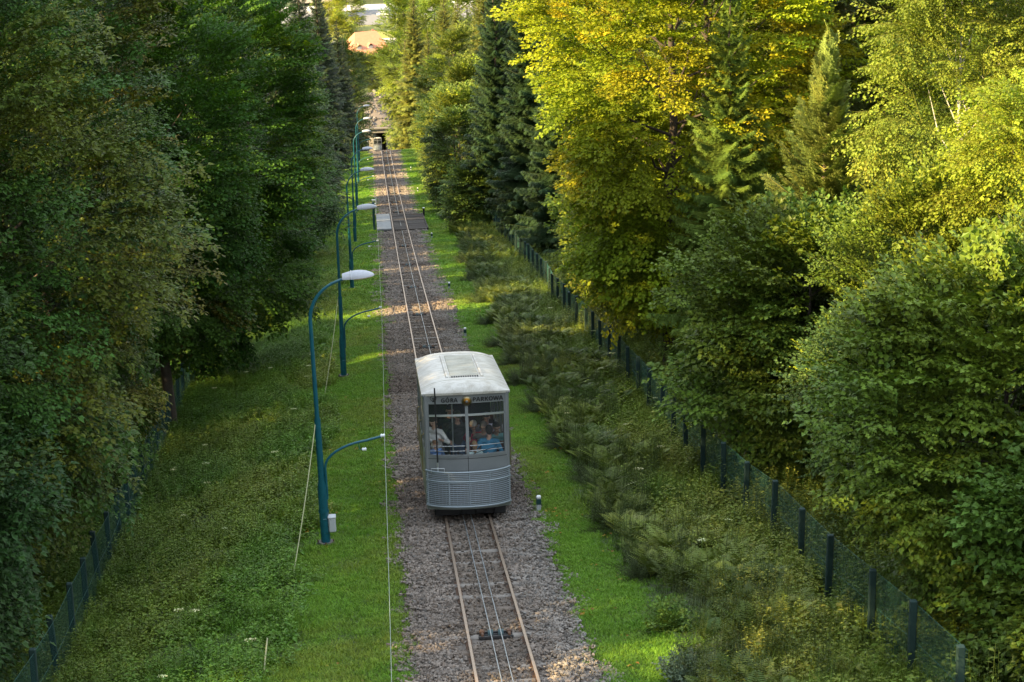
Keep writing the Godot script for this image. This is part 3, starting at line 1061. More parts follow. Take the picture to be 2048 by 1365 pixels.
func build_crossing() -> void:
	var t := thing("level_crossing", "plank crossing over the track, pale grey slabs left and dark boards elsewhere", "crossing", Vector3.ZERO)
	rng.seed = 9
	var z := -130.6
	for k in 4:
		var mb := MB.new()
		var zz := z - 1.68
		mb.box(Vector3(-1.10, T(zz) - 0.0 + rf(-.015, .015), zz), Vector3(1.0, 0.13, 3.28), 0.02, Basis(Vector3(1, 0, 0), -atan(0.2115)))
		obj("slab", mb, M.slab, t)
		z -= 3.34
	z = -130.4
	for k in 14:
		for s in [[0.0, 0.80], [1.19, 1.22]]:
			var mb := MB.new()
			var zz := z - 0.47
			mb.box(Vector3(s[0], T(zz) - 0.045 + rf(-.02, .02), zz), Vector3(s[1], 0.10, 0.88), 0.015, Basis(Vector3(1, 0, 0), -atan(0.2115) + rf(-.02, .02)))
			obj("plank", mb, M.plank if rng.randf() < .6 else M.plank_dark, t)
		z -= 0.955
	for s in [1.84]:
		var mb := MB.new()
		mb.box(Vector3(s, T(-137.0) - 0.02, -137.0), Vector3(.10, .16, 13.6), .01, Basis(Vector3(1, 0, 0), -atan(0.2115)))
		obj("kerb_beam", mb, M.plank_dark, t)
	var a := thing("signal_post", "tall dark green post with white rod beside the crossing slabs", "post", Vector3(-1.78, ground(-1.78, -132), -132))
	var mb := MB.new()
	mb.box(Vector3(0, 1.0, 0), Vector3(.16, 2.1, .12), .02)
	obj("post", mb, M.teal_dark, a)
	mb = MB.new()
	mb.line(Vector3(.14, 1.2, .05), Vector3(.22, 2.35, .05), .022, 6)
	obj("rod", mb, M.white, a)
	mb = MB.new()
	mb.box(Vector3(.05, 2.2, .05), Vector3(.28, .08, .06), .01)
	obj("arm", mb, M.white, a)
	a = thing("crossing_post", "short black post at the right end of the plank crossing", "post", Vector3(1.92, ground(1.9, -142), -142.0))
	mb = MB.new()
	mb.box(Vector3(0, .3, 0), Vector3(.14, .75, .12), .02)
	obj("post", mb, M.black, a)
	mb = MB.new()
	mb.box(Vector3(0, .69, 0), Vector3(.16, .05, .14), .01)
	obj("cap", mb, M.white, a)

# ---------------------------------------------------------------- lamps, wires, fences
func build_lamp() -> Node3D:
	var t := thing("street_lamp", "", "street lamp", Vector3.ZERO, "street lamps along the left of the track")
	var mb := MB.new()
	mb.tube(PackedVector3Array([Vector3(0, -.3, 0), Vector3(0, .78, 0), Vector3(0, .79, 0), Vector3(0, .83, 0), Vector3(0, .84, 0), Vector3(0, 1.25, 0), Vector3(0, 1.42, 0), Vector3(0, 1.55, 0), Vector3(0, 2.95, 0), Vector3(0, 2.98, 0), Vector3(0, 3.06, 0), Vector3(0, 5.3, 0)]),
		PackedFloat32Array([.105, .105, .12, .12, .105, .105, .10, .075, .068, .075, .05, .042]), 14)
	obj("pole", mb, M.teal, t)
	mb = MB.new()
	var p := PackedVector3Array()
	for i in 11:
		var f := i / 10.0
		var a := f * 1.25
		p.append(Vector3(0.62 * (1.0 - cos(a)) / 0.685, 5.28 + 0.86 * sin(a) / 0.949, 0))
	p.append(Vector3(0.86, 6.22, 0))
	mb.tube(p, PackedFloat32Array([.042, .042, .040, .040, .038, .036, .034, .032, .03, .03, .03, .03]), 10)
	obj("arm", mb, M.teal, t)
	mb = MB.new()
	mb.box(Vector3(0.02, 0.48, .098), Vector3(.11, .36, .03), .012)
	obj("door", mb, M.teal, t)
	for q in [0.0, 1.57, 3.14, 4.71]:
		mb = MB.new()
		mb.line(Vector3(cos(q) * .17, .05, sin(q) * .17), Vector3(cos(q) * .17, .11, sin(q) * .17), .016, 6)
		obj("bolt", mb, M.rust, t)
	# streamlined head
	var g := []
	var gl := []
	for i in 15:
		var f := i / 14.0
		var x := 0.74 + 0.70 * f
		var w: float = (0.115 + 0.06 * sin(f * 2.4)) * pow(1.0 - f ** 3.2, 0.55)
		var h: float = (0.085 + 0.07 * sin(f * 2.3 + 0.2)) * pow(1.0 - f ** 3.0, 0.6)
		var row := []
		var rl := []
		for k in 13:
			var a := PI * k / 12.0
			row.append(Vector3(x, 6.20 + 0.04 * f + h * sin(a), w * cos(a)))
			rl.append(Vector3(x, 6.20 + 0.04 * f - h * 0.42 * sin(a) * sstep(0.2, 0.45, f), w * 0.95 * cos(a)))
		g.append(row); gl.append(rl)
	mb = MB.new()
	mb.sheet(g)
	for k in 12:
		mb.tri(g[0][k], g[0][k + 1], Vector3(.74, 6.20, 0))
	var hd := obj("lamp_head", mb, M.lamp_shell, t)
	mb = MB.new()
	mb.sheet(gl, true)
	obj("diffuser", mb, M.diffuser, hd)
	mb = MB.new()
	p = PackedVector3Array()
	for k in 13:
		var a := PI * k / 12.0
		p.append(Vector3(.93, 6.21 + 0.152 * sin(a), 0.162 * cos(a)))
	mb.tube(p, PackedFloat32Array([.006]), 5)
	obj("seam", mb, M.alu, hd)
	# lower bracket that carries the wire
	mb = MB.new()
	p = PackedVector3Array([Vector3(.10, 1.10, .02), Vector3(.10, 1.75, .02)])
	for i in 9:
		var f := i / 8.0
		var a := f * 1.35
		p.append(Vector3(.10 + 0.95 * (1 - cos(a)) / 0.781, 1.85 + 0.60 * sin(a) / 0.976, .02))
	p.append(Vector3(1.36, 2.52, .02))
	mb.tube(p, PackedFloat32Array([.028]), 9)
	obj("bracket", mb, M.teal, t)
	for q in [[1.40, 2.54], [0.98, 2.24]]:
		mb = MB.new()
		mb.tube(PackedVector3Array([Vector3(q[0] - .05, q[1], .02), Vector3(q[0] - .03, q[1], .02), Vector3(q[0], q[1], .02), Vector3(q[0] + .03, q[1], .02), Vector3(q[0] + .05, q[1], .02)]), PackedFloat32Array([.018, .042, .026, .042, .02]), 10)
		obj("insulator", mb, M.white, t)
	mb = MB.new()
	mb.tube(PackedVector3Array([Vector3(.86, 2.42, .02), Vector3(.88, 2.25, .02), Vector3(.96, 2.22, .02)]), PackedFloat32Array([.008]), 5)
	obj("hook", mb, M.teal, t)
	mb = MB.new()
	mb.tube(PackedVector3Array([Vector3(0, -.3, 0), Vector3(0, .02, 0), Vector3(0, .07, 0)]), PackedFloat32Array([.24, .22, .16]), 12)
	obj("footing", mb, M.concrete_dark, t)
	return t

func cord(called: String, label: String, a: Vector3, b: Vector3, sag: float, r: float, m: Material, group := "") -> void:
	var p := PackedVector3Array()
	for i in 9:
		var f := i / 8.0
		p.append(a.lerp(b, f) - Vector3(0, sag * 4.0 * f * (1 - f), 0))
	var mb := MB.new()
	mb.tube(p, PackedFloat32Array([r]), 5)
	tag(obj(called, mb, m), label, called.replace("_", " ").split(" ")[-1], group)

func build_lamps() -> void:
	var lz := [-40.6, -66.9, -97.1, -125.0, -155.0, -185.0, -215.0]
	var names := ["nearest teal street lamp, with a pale cable box at its foot", "second teal street lamp along the track, beyond the car", "third teal street lamp, its foot half hidden in grass", "fourth teal street lamp, before the crossing", "fifth street lamp, beyond the plank crossing", "sixth street lamp down the line, small and far", "farthest street lamp, near the passing loop"]
	var l0 := build_lamp()
	var ends := []
	for i in lz.size():
		var l: Node3D = l0 if i == 0 else l0.duplicate()
		if i > 0:
			l.name = "street_lamp_%03d" % i
			add_child(l, true)
		l.set_meta("label", names[i])
		l.position = Vector3(-3.22 + 0.08 * minf(i, 2), ground(-3.2, lz[i]) + 0.02, lz[i])
		l.rotation = Vector3([0.0, .01, -.012, .006, 0, .01, 0][i], [0.0, 0.05, -0.06, 0.03, .02, 0, .03][i], [0.012, -0.004, 0.006, 0, .01, 0, 0][i])
		ends.append(l.transform * Vector3(1.44, 2.54, .02))
	var mb := MB.new()
	mb.box(Vector3(.17, .50, .06), Vector3(.16, .34, .17), .025)
	mb.box(Vector3(.17, .69, .06), Vector3(.18, .04, .19), .01)
	obj("cable_box", mb, M.box_grey, l0)
	cord("signal_wire", "thin pale wire running from the nearest lamp bracket towards the viewer", ends[0], Vector3(-1.93, T(-13) + 2.45, -13.0), 0.9, .006, M.wire, "wires along the lamp brackets")
	for i in 4:
		var d: String = ["between the nearest and the second lamp", "between the second and the third lamp", "between the third and the fourth lamp", "beyond the fourth lamp"][i]
		cord("signal_wire", "thin pale wire strung " + d, ends[i], ends[i + 1], 0.5, .0055, M.wire, "wires along the lamp brackets")
	cord("guy_rope", "straw coloured rope stretched from the nearest lamp down to the meadow", Vector3(-3.30, ground(-3.2, -40.6) + 2.95, -40.6), Vector3(-3.86, ground(-3.86, -37.6), -37.6), 0.12, .012, M.rope, "ropes staying the lamps")
	cord("guy_rope", "straw coloured rope stretched from the second lamp down to the meadow", Vector3(-3.2, ground(-3.2, -66.9) + 2.95, -66.9), Vector3(-3.75, ground(-3.7, -63.4), -63.4), 0.12, .012, M.rope, "ropes staying the lamps")
	cord("garden_stake", "pale slanting stake in the meadow near the bottom edge", Vector3(-4.02, ground(-4, -31.2) + 0.55, -31.3), Vector3(-4.1, ground(-4.1, -30.5) - 0.1, -30.9), 0.0, .016, M.rope)

func fence(called: String, label: String, pts: PackedVector3Array, h: float, sink: float) -> void:
	var t := thing(called, label, "fence")
	var pm := MB.new()
	pm.box(Vector3(0, h * 0.5 - 0.1, 0), Vector3(.115, h + 0.2, .10), .014)
	var post := pm.mesh()
	var nm := MB.new()      # one panel of diamond netting, 0..1 long
	var W := 2.5
	var H := h - 0.12
	var s := 0.062
	var k := -H
	while k < W:
		var a0 := maxf(k, 0.0)
		var a1 := minf(k + H, W)
		if a1 > a0 + 0.01:
			nm.line(Vector3(a0 / W, a0 - k, 0), Vector3(a1 / W, a1 - k, 0), .0010, 3)
			nm.line(Vector3(a0 / W, H - (a0 - k), 0), Vector3(a1 / W, H - (a1 - k), 0), .0010, 3)
		k += s
	for y in [0.03, H * 0.5, H]:
		nm.line(Vector3(0, y, 0), Vector3(1, y, 0), .004, 4)
	var net := nm.mesh()
	for i in pts.size():
		var o := MeshInstance3D.new()
		o.name = "post"
		o.mesh = post
		o.material_override = M.fence_post
		o.position = pts[i] - Vector3(0, sink, 0)
		o.rotation = Vector3(rf(-.03, .03), rf(-.1, .1), rf(-.03, .03))
		t.add_child(o, true)
		if i > 0:
			var n := MeshInstance3D.new()
			n.name = "netting"
			n.mesh = net
			n.material_override = M.netting
			var d := pts[i] - pts[i - 1]
			n.transform = Transform3D(Basis(d, Vector3.UP, d.cross(Vector3.UP).normalized()), pts[i - 1] + Vector3(0.0, 0.04 - sink, 0) + d.cross(Vector3.UP).normalized() * (0.065 if d.x < 9 else 0.0))
			n.set_meta("kind", "stuff")
			t.add_child(n, true)

func build_fences() -> void:
	rng.seed = 77
	var p := PackedVector3Array()
	var z := -24.8
	while z > -150.0:
		var x := 6.15 + nz.get_noise_1d(z * 2.0) * 0.3 + (0.35 if z > -30 else 0.0) * 0.5
		p.append(Vector3(x, ground(x, z), z))
		z -= 2.52
	fence("chain_link_fence", "dark green wire fence along the foot of the trees right of the track", p, 1.42, 0.0)
	p = PackedVector3Array()
	z = -26.8
	while z > -125.0:
		var x := -8.15 - clampf((-z - 34.0) * 0.026, 0.0, 0.9)
		p.append(Vector3(x, ground(x, z), z))
		z -= 2.33
	fence("chain_link_fence", "blue green wire fence under the dark trees left of the track", p, 1.45, 0.0)

func build_markers() -> void:
	var names := ["grey marker post with dark cap in the grass beside the car", "marker post at the ballast edge just beyond the car", "marker post farther down, second beyond the car", "marker post nearest to the plank crossing", "small marker post beyond the crossing, nearer one", "small marker post beyond the crossing, farther one"]
	var ps := [[1.70, -42.3], [1.64, -75.6], [1.76, -93.8], [1.90, -124.0], [2.15, -168.0], [2.2, -196.0]]
	for i in ps.size():
		var q: Array = ps[i]
		var t := thing("marker_post", names[i], "post", Vector3(q[0], ground(q[0], q[1]), q[1]), "marker posts along the right edge of the ballast")
		var mb := MB.new()
		mb.box(Vector3(0, .13, 0), Vector3(.10, .40, .09), .012)
		obj("post", mb, M.box_grey, t)
		mb = MB.new()
		mb.box(Vector3(0, .25, .005), Vector3(.112, .15, .105), .01)
		obj("band", mb, M.teal_dark, t)
		mb = MB.new()
		mb.box(Vector3(0, .355, 0), Vector3(.105, .07, .095), .02)
		obj("cap", mb, M.white, t)

# ---------------------------------------------------------------- portal and the town below
func build_portal() -> void:
	var z0 := -452.0
	var y := T(z0)
	var t := thing("underpass", "concrete underpass at the far end of the line with a dark square mouth", "underpass", Vector3(0, y, z0))
	for s in [-1.0, 1.0]:
		var mb := MB.new()
		mb.box(Vector3(s * 2.65, 1.3 - 3.8, -14.6), Vector3(1.3, 7.6, 30), .05, Basis(Vector3.RIGHT, -0.2527))
		obj("abutment", mb, M.concrete, t)
		mb = MB.new()
		mb.box(Vector3(s * 5.6, 1.1, -2.4), Vector3(5.0, 5.0, .6), .05, Basis(Vector3.UP, -s * 0.5))
		obj("wing_wall", mb, M.concrete_dark, t)
	var mb := MB.new()
	mb.box(Vector3(0, 4.75 - 3.8, -14.7), Vector3(6.8, .9, 30.4), .06, Basis(Vector3.RIGHT, -0.2527))
	obj("lintel", mb, M.concrete, t)
	mb = MB.new()
	mb.box(Vector3(-1.2, -5.5, -33), Vector3(1.2, 16, 16), .05, Basis(Vector3.UP, 0.45))
	obj("added_blocking_wall", mb, M.concrete_dark, t)  # added wall across the bore, blocks the view through and keeps the mouth dark
	mb = MB.new()
	mb.box(Vector3(0, 5.4, 0.2), Vector3(7.4, .35, .5), .05)
	obj("coping", mb, M.concrete, t)
	# rubble heaped on the deck
	rng.seed = 31
	var g := []
	for j in 9:
		var row := []
		for i in 13:
			var x := -9.0 + 1.5 * i
			var f := j / 8.0
			row.append(Vector3(x + rf(-.2, .2), 5.25 + 4.8 * sin(minf(f * 1.6, 1.0) * 1.57) * (1.0 - absf(x) / 13.0) - 6.0 * maxf(0, f - .5) + rf(-.25, .25) - maxf(0, absf(x) - 3.6) * 0.7, -0.4 - 26.0 * f))
		g.append(row)
	mb = MB.new()
	mb.sheet(g, true)
	var bank := obj("stony_bank", mb, M.ballast)
	bank.position = Vector3(0, y, z0)
	kind(bank, "structure")
	var xf := []
	var cols := []
	for i in 420:
		var f := rng.randf()
		var x := rf(-6.5, 6.5)
		xf.append(Transform3D(Basis.from_euler(Vector3(rf(0, 6), rf(0, 6), rf(0, 6))).scaled(Vector3.ONE * rf(1.2, 3.4)), Vector3(x, y + 5.3 + 4.8 * sin(minf(f * 1.1, 1.0) * 1.57) * (1.0 - absf(x) / 13.0) - maxf(0, absf(x) - 3.6) * 0.7, z0 - 0.4 - 17.0 * f)))
		var k := rf(.10, .22)
		cols.append(Color(k * 1.08, k, k * .93))
	many("rubble_stones", stone_unit(41, 5, .18, .06, .14), M.stone, xf, cols)

func house(label: String, at: Vector3, yaw: float, s: Vector3, roof: Material, wall: Material, dorm: int) -> void:
	var t := thing("house", label, "house", at)
	t.rotation.y = yaw
	var mb := MB.new()
	mb.box(Vector3(0, s.y * 0.5 - 1, 0), Vector3(s.x, s.y + 2, s.z), .05)
	var wl := obj("wall", mb, wall, t)
	mb = MB.new()
	var h := s.z * 0.42
	var ov := 0.6
	var a := Vector3(-s.x / 2 - ov, s.y - 0.3, s.z / 2 + ov)
	var b := Vector3(s.x / 2 + ov, s.y - 0.3, s.z / 2 + ov)
	var c := Vector3(s.x / 2 + ov, s.y - 0.3, -s.z / 2 - ov)
	var d := Vector3(-s.x / 2 - ov, s.y - 0.3, -s.z / 2 - ov)
	var e := Vector3(-s.x / 2 + s.z * 0.18, s.y + h, 0)
	var f := Vector3(s.x / 2 - s.z * 0.18, s.y + h, 0)
	mb.quad(a, e, f, b); mb.quad(c, f, e, d); mb.tri(d, e, a); mb.tri(b, f, c)
	for q in [[a, b], [b, c], [c, d], [d, a]]:
		mb.quad(q[0], q[1], q[1] - Vector3(0, .25, 0), q[0] - Vector3(0, .25, 0))
	var rf2 := obj("roof", mb, roof, t)
	mb = MB.new()
	mb.box(Vector3(s.x * .22, s.y + h * 0.9, -0.8), Vector3(.7, 1.8, .6), .03)
	obj("chimney", mb, M.brick, rf2)
	for k in dorm:
		mb = MB.new()
		var o := Vector3(-s.x * .32 + k * s.x * .3, s.y + h * .32, s.z * .30)
		mb.box(o, Vector3(1.5, 1.4, 2.0), .03)
		var dm := obj("dormer", mb, wall, rf2)
		mb = MB.new()
		mb.quad(o + Vector3(-1, .6, 1.3), o + Vector3(0, 1.5, 1.3), o + Vector3(0, 1.5, -1.6), o + Vector3(-1, .6, -1.4))
		mb.quad(o + Vector3(0, 1.5, 1.3), o + Vector3(1, .6, 1.3), o + Vector3(1, .6, -1.4), o + Vector3(0, 1.5, -1.6))
		obj("dormer_roof", mb, roof, rf2)
	for k in 4:
		for fl in 2:
			mb = MB.new()
			mb.box(Vector3(-s.x * .36 + k * s.x * .24, 1.3 + fl * 2.6, s.z / 2 + .02), Vector3(1.1, 1.4, .08))
			obj("window", mb, M.pane_dark, wl)

func parked_car(label: String, at: Vector3, yaw: float, paint: Material) -> void:
	var t := thing("car", label, "car", at)
	t.rotation.y = yaw
	var prof := [[-2.1, .35], [-2.12, .75], [-1.6, .92], [-.95, 1.0], [-.45, 1.42], [.9, 1.45], [1.55, 1.05], [2.05, .95], [2.12, .4]]
	var g := []
	for q in prof:
		var row := []
		for k in 7:
			var u := k / 3.0 - 1.0
			var w := 0.86 - 0.16 * clampf((q[1] - .9) / .5, 0, 1)
			row.append(Vector3(w * u, q[1] - 0.05 * u * u, q[0]))
		g.append(row)
	var mb := MB.new()
	mb.sheet(g)
	for s in [0, 6]:
		for k in prof.size() - 1:
			mb.quad(g[k][s], g[k + 1][s], Vector3(g[k + 1][s].x, .3, g[k + 1][s].z), Vector3(g[k][s].x, .3, g[k][s].z))
	obj("body", mb, paint, t)
	for q in [[.52, 1.22, -.72, .55], [.5, 1.25, 1.25, -.5]]:
		mb = MB.new()
		mb.box(Vector3(0, q[1] + .02, q[2]), Vector3(1.3, .02, .62), 0, Basis(Vector3.RIGHT, -q[3] * 1.3))
		obj("windscreen", mb, M.pane_dark, t)
	for x in [-.72, .72]:
		mb = MB.new()
		mb.box(Vector3(x * 1.04, 1.17, .2), Vector3(.03, .3, 1.7), .01)
		obj("side_window", mb, M.pane_dark, t)
		for z in [-1.3, 1.3]:
			mb = MB.new()
			mb.line(Vector3(x - .1, .32, z), Vector3(x + .1, .32, z), .32, 14)
			obj("wheel", mb, M.black, t)

func build_town() -> void:
	var Y := -115.0
	var px := func(x: float, d: float) -> float: return -1.843 + d * x     # lateral place at d metres
	house("orange roofed house at the foot of the hill beyond the line", Vector3(-1.5, Y, -634), 0.3, Vector3(12.5, 4.6, 15), M.roof_orange, M.wall_cream, 2)
	# forecourt, lawn, road as sheets
	for q in [["forecourt", -648.0, -676.0, 0.10, M.paving], ["lawn", -676.0, -700.0, 0.12, M.lawn], ["road", -701.0, -728.0, 0.08, M.road], ["pavement", -728.5, -740.0, 0.16, M.paving]]:
		var mb := MB.new()
		mb.box(Vector3(0, Y + q[3] - 0.3, (q[1] + q[2]) * 0.5), Vector3(90, 0.6, q[1] - q[2]), 0)
		kind(obj(q[0], mb, q[4]), "structure")
	for k in 10:
		var mb := MB.new()
		mb.box(Vector3(-40 + k * 9, Y + 0.086, -714.5), Vector3(3.5, 0.004, .15), 0)
		kind(obj("road_marking", mb, M.white), "structure")
	parked_car("dark car on the pale forecourt behind the orange roofed house", Vector3(6.2, Y + .10, -661), 1.2, M.car_blue)
	parked_car("white car driving along the road beyond the lawn", Vector3(5.0, Y + .08, -717), PI / 2, M.car_white)
	# shop front beyond the road
	var t := thing("shop_building", "low glass fronted shop with red fascia and pale canopy beyond the road", "building", Vector3(2, Y, -752))
	var mb := MB.new()
	mb.box(Vector3(0, 5, -6), Vector3(60, 12, 10), .1)
	var wl := obj("wall", mb, M.wall_pink, t)
	mb = MB.new()
	mb.box(Vector3(4, 3.9, 0.1), Vector3(30, 1.3, 2.4), .05)
	obj("fascia", mb, M.red, t)
	mb = MB.new()
	mb.box(Vector3(-10, 6.6, 1.2), Vector3(22, .5, 4.5), .05)
	obj("canopy", mb, M.white, t)
	for k in 9:
		mb = MB.new()
		mb.box(Vector3(-12 + k * 4, 1.7, -.9), Vector3(3.6, 2.8, .2))
		obj("shop_window", mb, M.pane_sky, wl)
		mb = MB.new()
		mb.box(Vector3(-12 + k * 4, 8.6, -.95), Vector3(1.8, 1.9, .2))
		obj("window", mb, M.pane_dark, wl)

# ---------------------------------------------------------------- plants of the ground
func blade_unit(sd: int, n: int, w: float, h0: float, h1: float, bw: float, lean: float) -> ArrayMesh:
	rng.seed = sd
	var mb := MB.new()
	mb.use_col = true
	for i in n:
		var o := Vector3(rf(-w, w), 0, rf(-w, w))
		var a := rf(0, TAU)
		var h := rf(h0, h1)
		var d := Vector3(cos(a), 0, sin(a))
		var s := Vector3(-sin(a), 0, cos(a)) * bw * rf(.7, 1.3)
		var m := o + Vector3(0, h * .6, 0) + d * h * lean * rf(.1, .5)
		var t := o + Vector3(0, h * .92, 0) + d * h * lean * rf(.6, 1.5)
		mb.col = leaf_tint(0.25, 0.02)
		mb.tri(o - s, o + s, m + s * .7); mb.tri(o - s, m + s * .7, m - s * .7); mb.tri(m - s * .7, m + s * .7, t)
	return mb.mesh(true)

func weed_unit(sd: int, stems: int, w: float, h0: float, h1: float, ll: float, lw: float, odd := 0.03) -> ArrayMesh:
	rng.seed = sd
	var mb := MB.new()
	mb.use_col = true
	for i in stems:
		var o := Vector3(rf(-w, w), 0, rf(-w, w))
		var h := rf(h0, h1)
		var top := o + Vector3(rf(-.2, .2) * h, h, rf(-.2, .2) * h)
		mb.col = Color(.8, .8, .6)
		mb.tube(PackedVector3Array([o, top]), PackedFloat32Array([.004, .002]), 3, false)
		var n := int(h / 0.045)
		for k in n:
			var f := 0.15 + 0.85 * k / n
			var a := k * 2.4 + rf(-.5, .5)
			mb.col = leaf_tint(0.45, odd)
			var q := rf(.6, 1.2) * (1.15 - 0.5 * f)
			leaf(mb, o.lerp(top, f), Vector3(cos(a), rf(-.3, .5), sin(a)).normalized(), Vector3(rf(-.4, .4), 1, rf(-.4, .4)).normalized(), ll * q, lw * q)
	return mb.mesh(true)

func fern_unit(sd: int, fronds: int, ln: float, blow: float) -> ArrayMesh:
	rng.seed = sd
	var mb := MB.new()
	mb.use_col = true
	for i in fronds:
		var a := TAU * i / fronds + rf(-.4, .4)
		var d := Vector3(cos(a), 0, sin(a))
		var L := ln * rf(.7, 1.15)
		var arch := rf(.55, .95)
		var k := rf(.7, 1.3)
		var prev := Vector3.ZERO
		var n := 17
		for j in range(1, n + 1):
			var f := float(j) / n
			var p := d * L * (0.12 * f + 0.40 * f * f) + Vector3(blow * f * f * L, L * arch * (f * 1.5 - f * f * 0.62), -blow * 0.3 * f * f * L)
			var t := (p - prev).normalized()
			var s := t.cross(Vector3.UP).normalized()
			mb.col = Color(.9 * k, .8 * k, .5 * k)
			mb.tri(prev - s * .004, prev + s * .004, p)
			if j > 3:
				var pl := L * 0.19 * sin(PI * clampf((f - .12) / .95, 0, 1)) + .015
				mb.col = Color(k * rf(.85, 1.15), k * rf(.9, 1.1), k * rf(.8, 1.1)) * (0.9 + 0.5 * f)
				for w in [-1.0, 1.0]:
					var tip: Vector3 = p + s * w * pl + t * pl * .45 - Vector3(0, pl * .18, 0)
					var m: Vector3 = p.lerp(tip, .45)
					mb.tri(p, m + t * L * .017, m - t * L * .013)
					mb.tri(m + t * L * .017, tip, m - t * L * .013)
			prev = p
	return mb.mesh(true)

# scatter a plant over x0..x1, z0..z1 with a spacing; keep: Callable(x, z) -> probability; tint: Callable(x, z) -> Color
func scatter(called: String, unit: Mesh, x0: float, x1: float, z0: float, z1: float, st: float, sc: float, keep: Callable, tint: Callable, sd: int, m: Material, blow := 0.0) -> void:
	rng.seed = sd
	var xf := []
	var cols := []
	var z := z0
	while z > z1:
		var x := x0
		while x < x1:
			var px := x + rf(-.5, .5) * st
			var pz := z + rf(-.5, .5) * st
			if rng.randf() < keep.call(px, pz):
				var s := sc * rf(.75, 1.3)
				var bs := Basis(Vector3(1, 0, 0), -0.22) * Basis(Vector3(0, 0, 1), -blow * rf(.3, 1.0)) * Basis(Vector3.UP, rf(0, TAU))
				xf.append(Transform3D(bs.scaled_local(Vector3(s, s * rf(.75, 1.2), s)), Vector3(px, ground(px, pz) - 0.01, pz)))
				var c: Color = tint.call(px, pz)
				var k := rf(.8, 1.22)
				cols.append(Color(c.r * k * rf(.90, 1.08), c.g * k, c.b * k * 0.62))
			x += st
		z -= st
	many(called, unit, m, xf, cols)

func edge_r(z: float) -> float:
	return 2.78 + nz.get_noise_1d(z * 6.0) * 0.55 + 0.4 * sstep(-100, -120, z)

func edge_l(z: float) -> float:
	return -3.75 + nz.get_noise_1d(z * 4.0 + 500.0) * 0.9

func gravel_edge(x: float, z: float) -> float:
	return 1.56 + nz.get_noise_2d(z * 22.0, 3.0 if x > 0 else 90.0) * 0.28 + (0.06 if x > 0 else 0.0) + 0.95 * sstep(-222, -236, z)

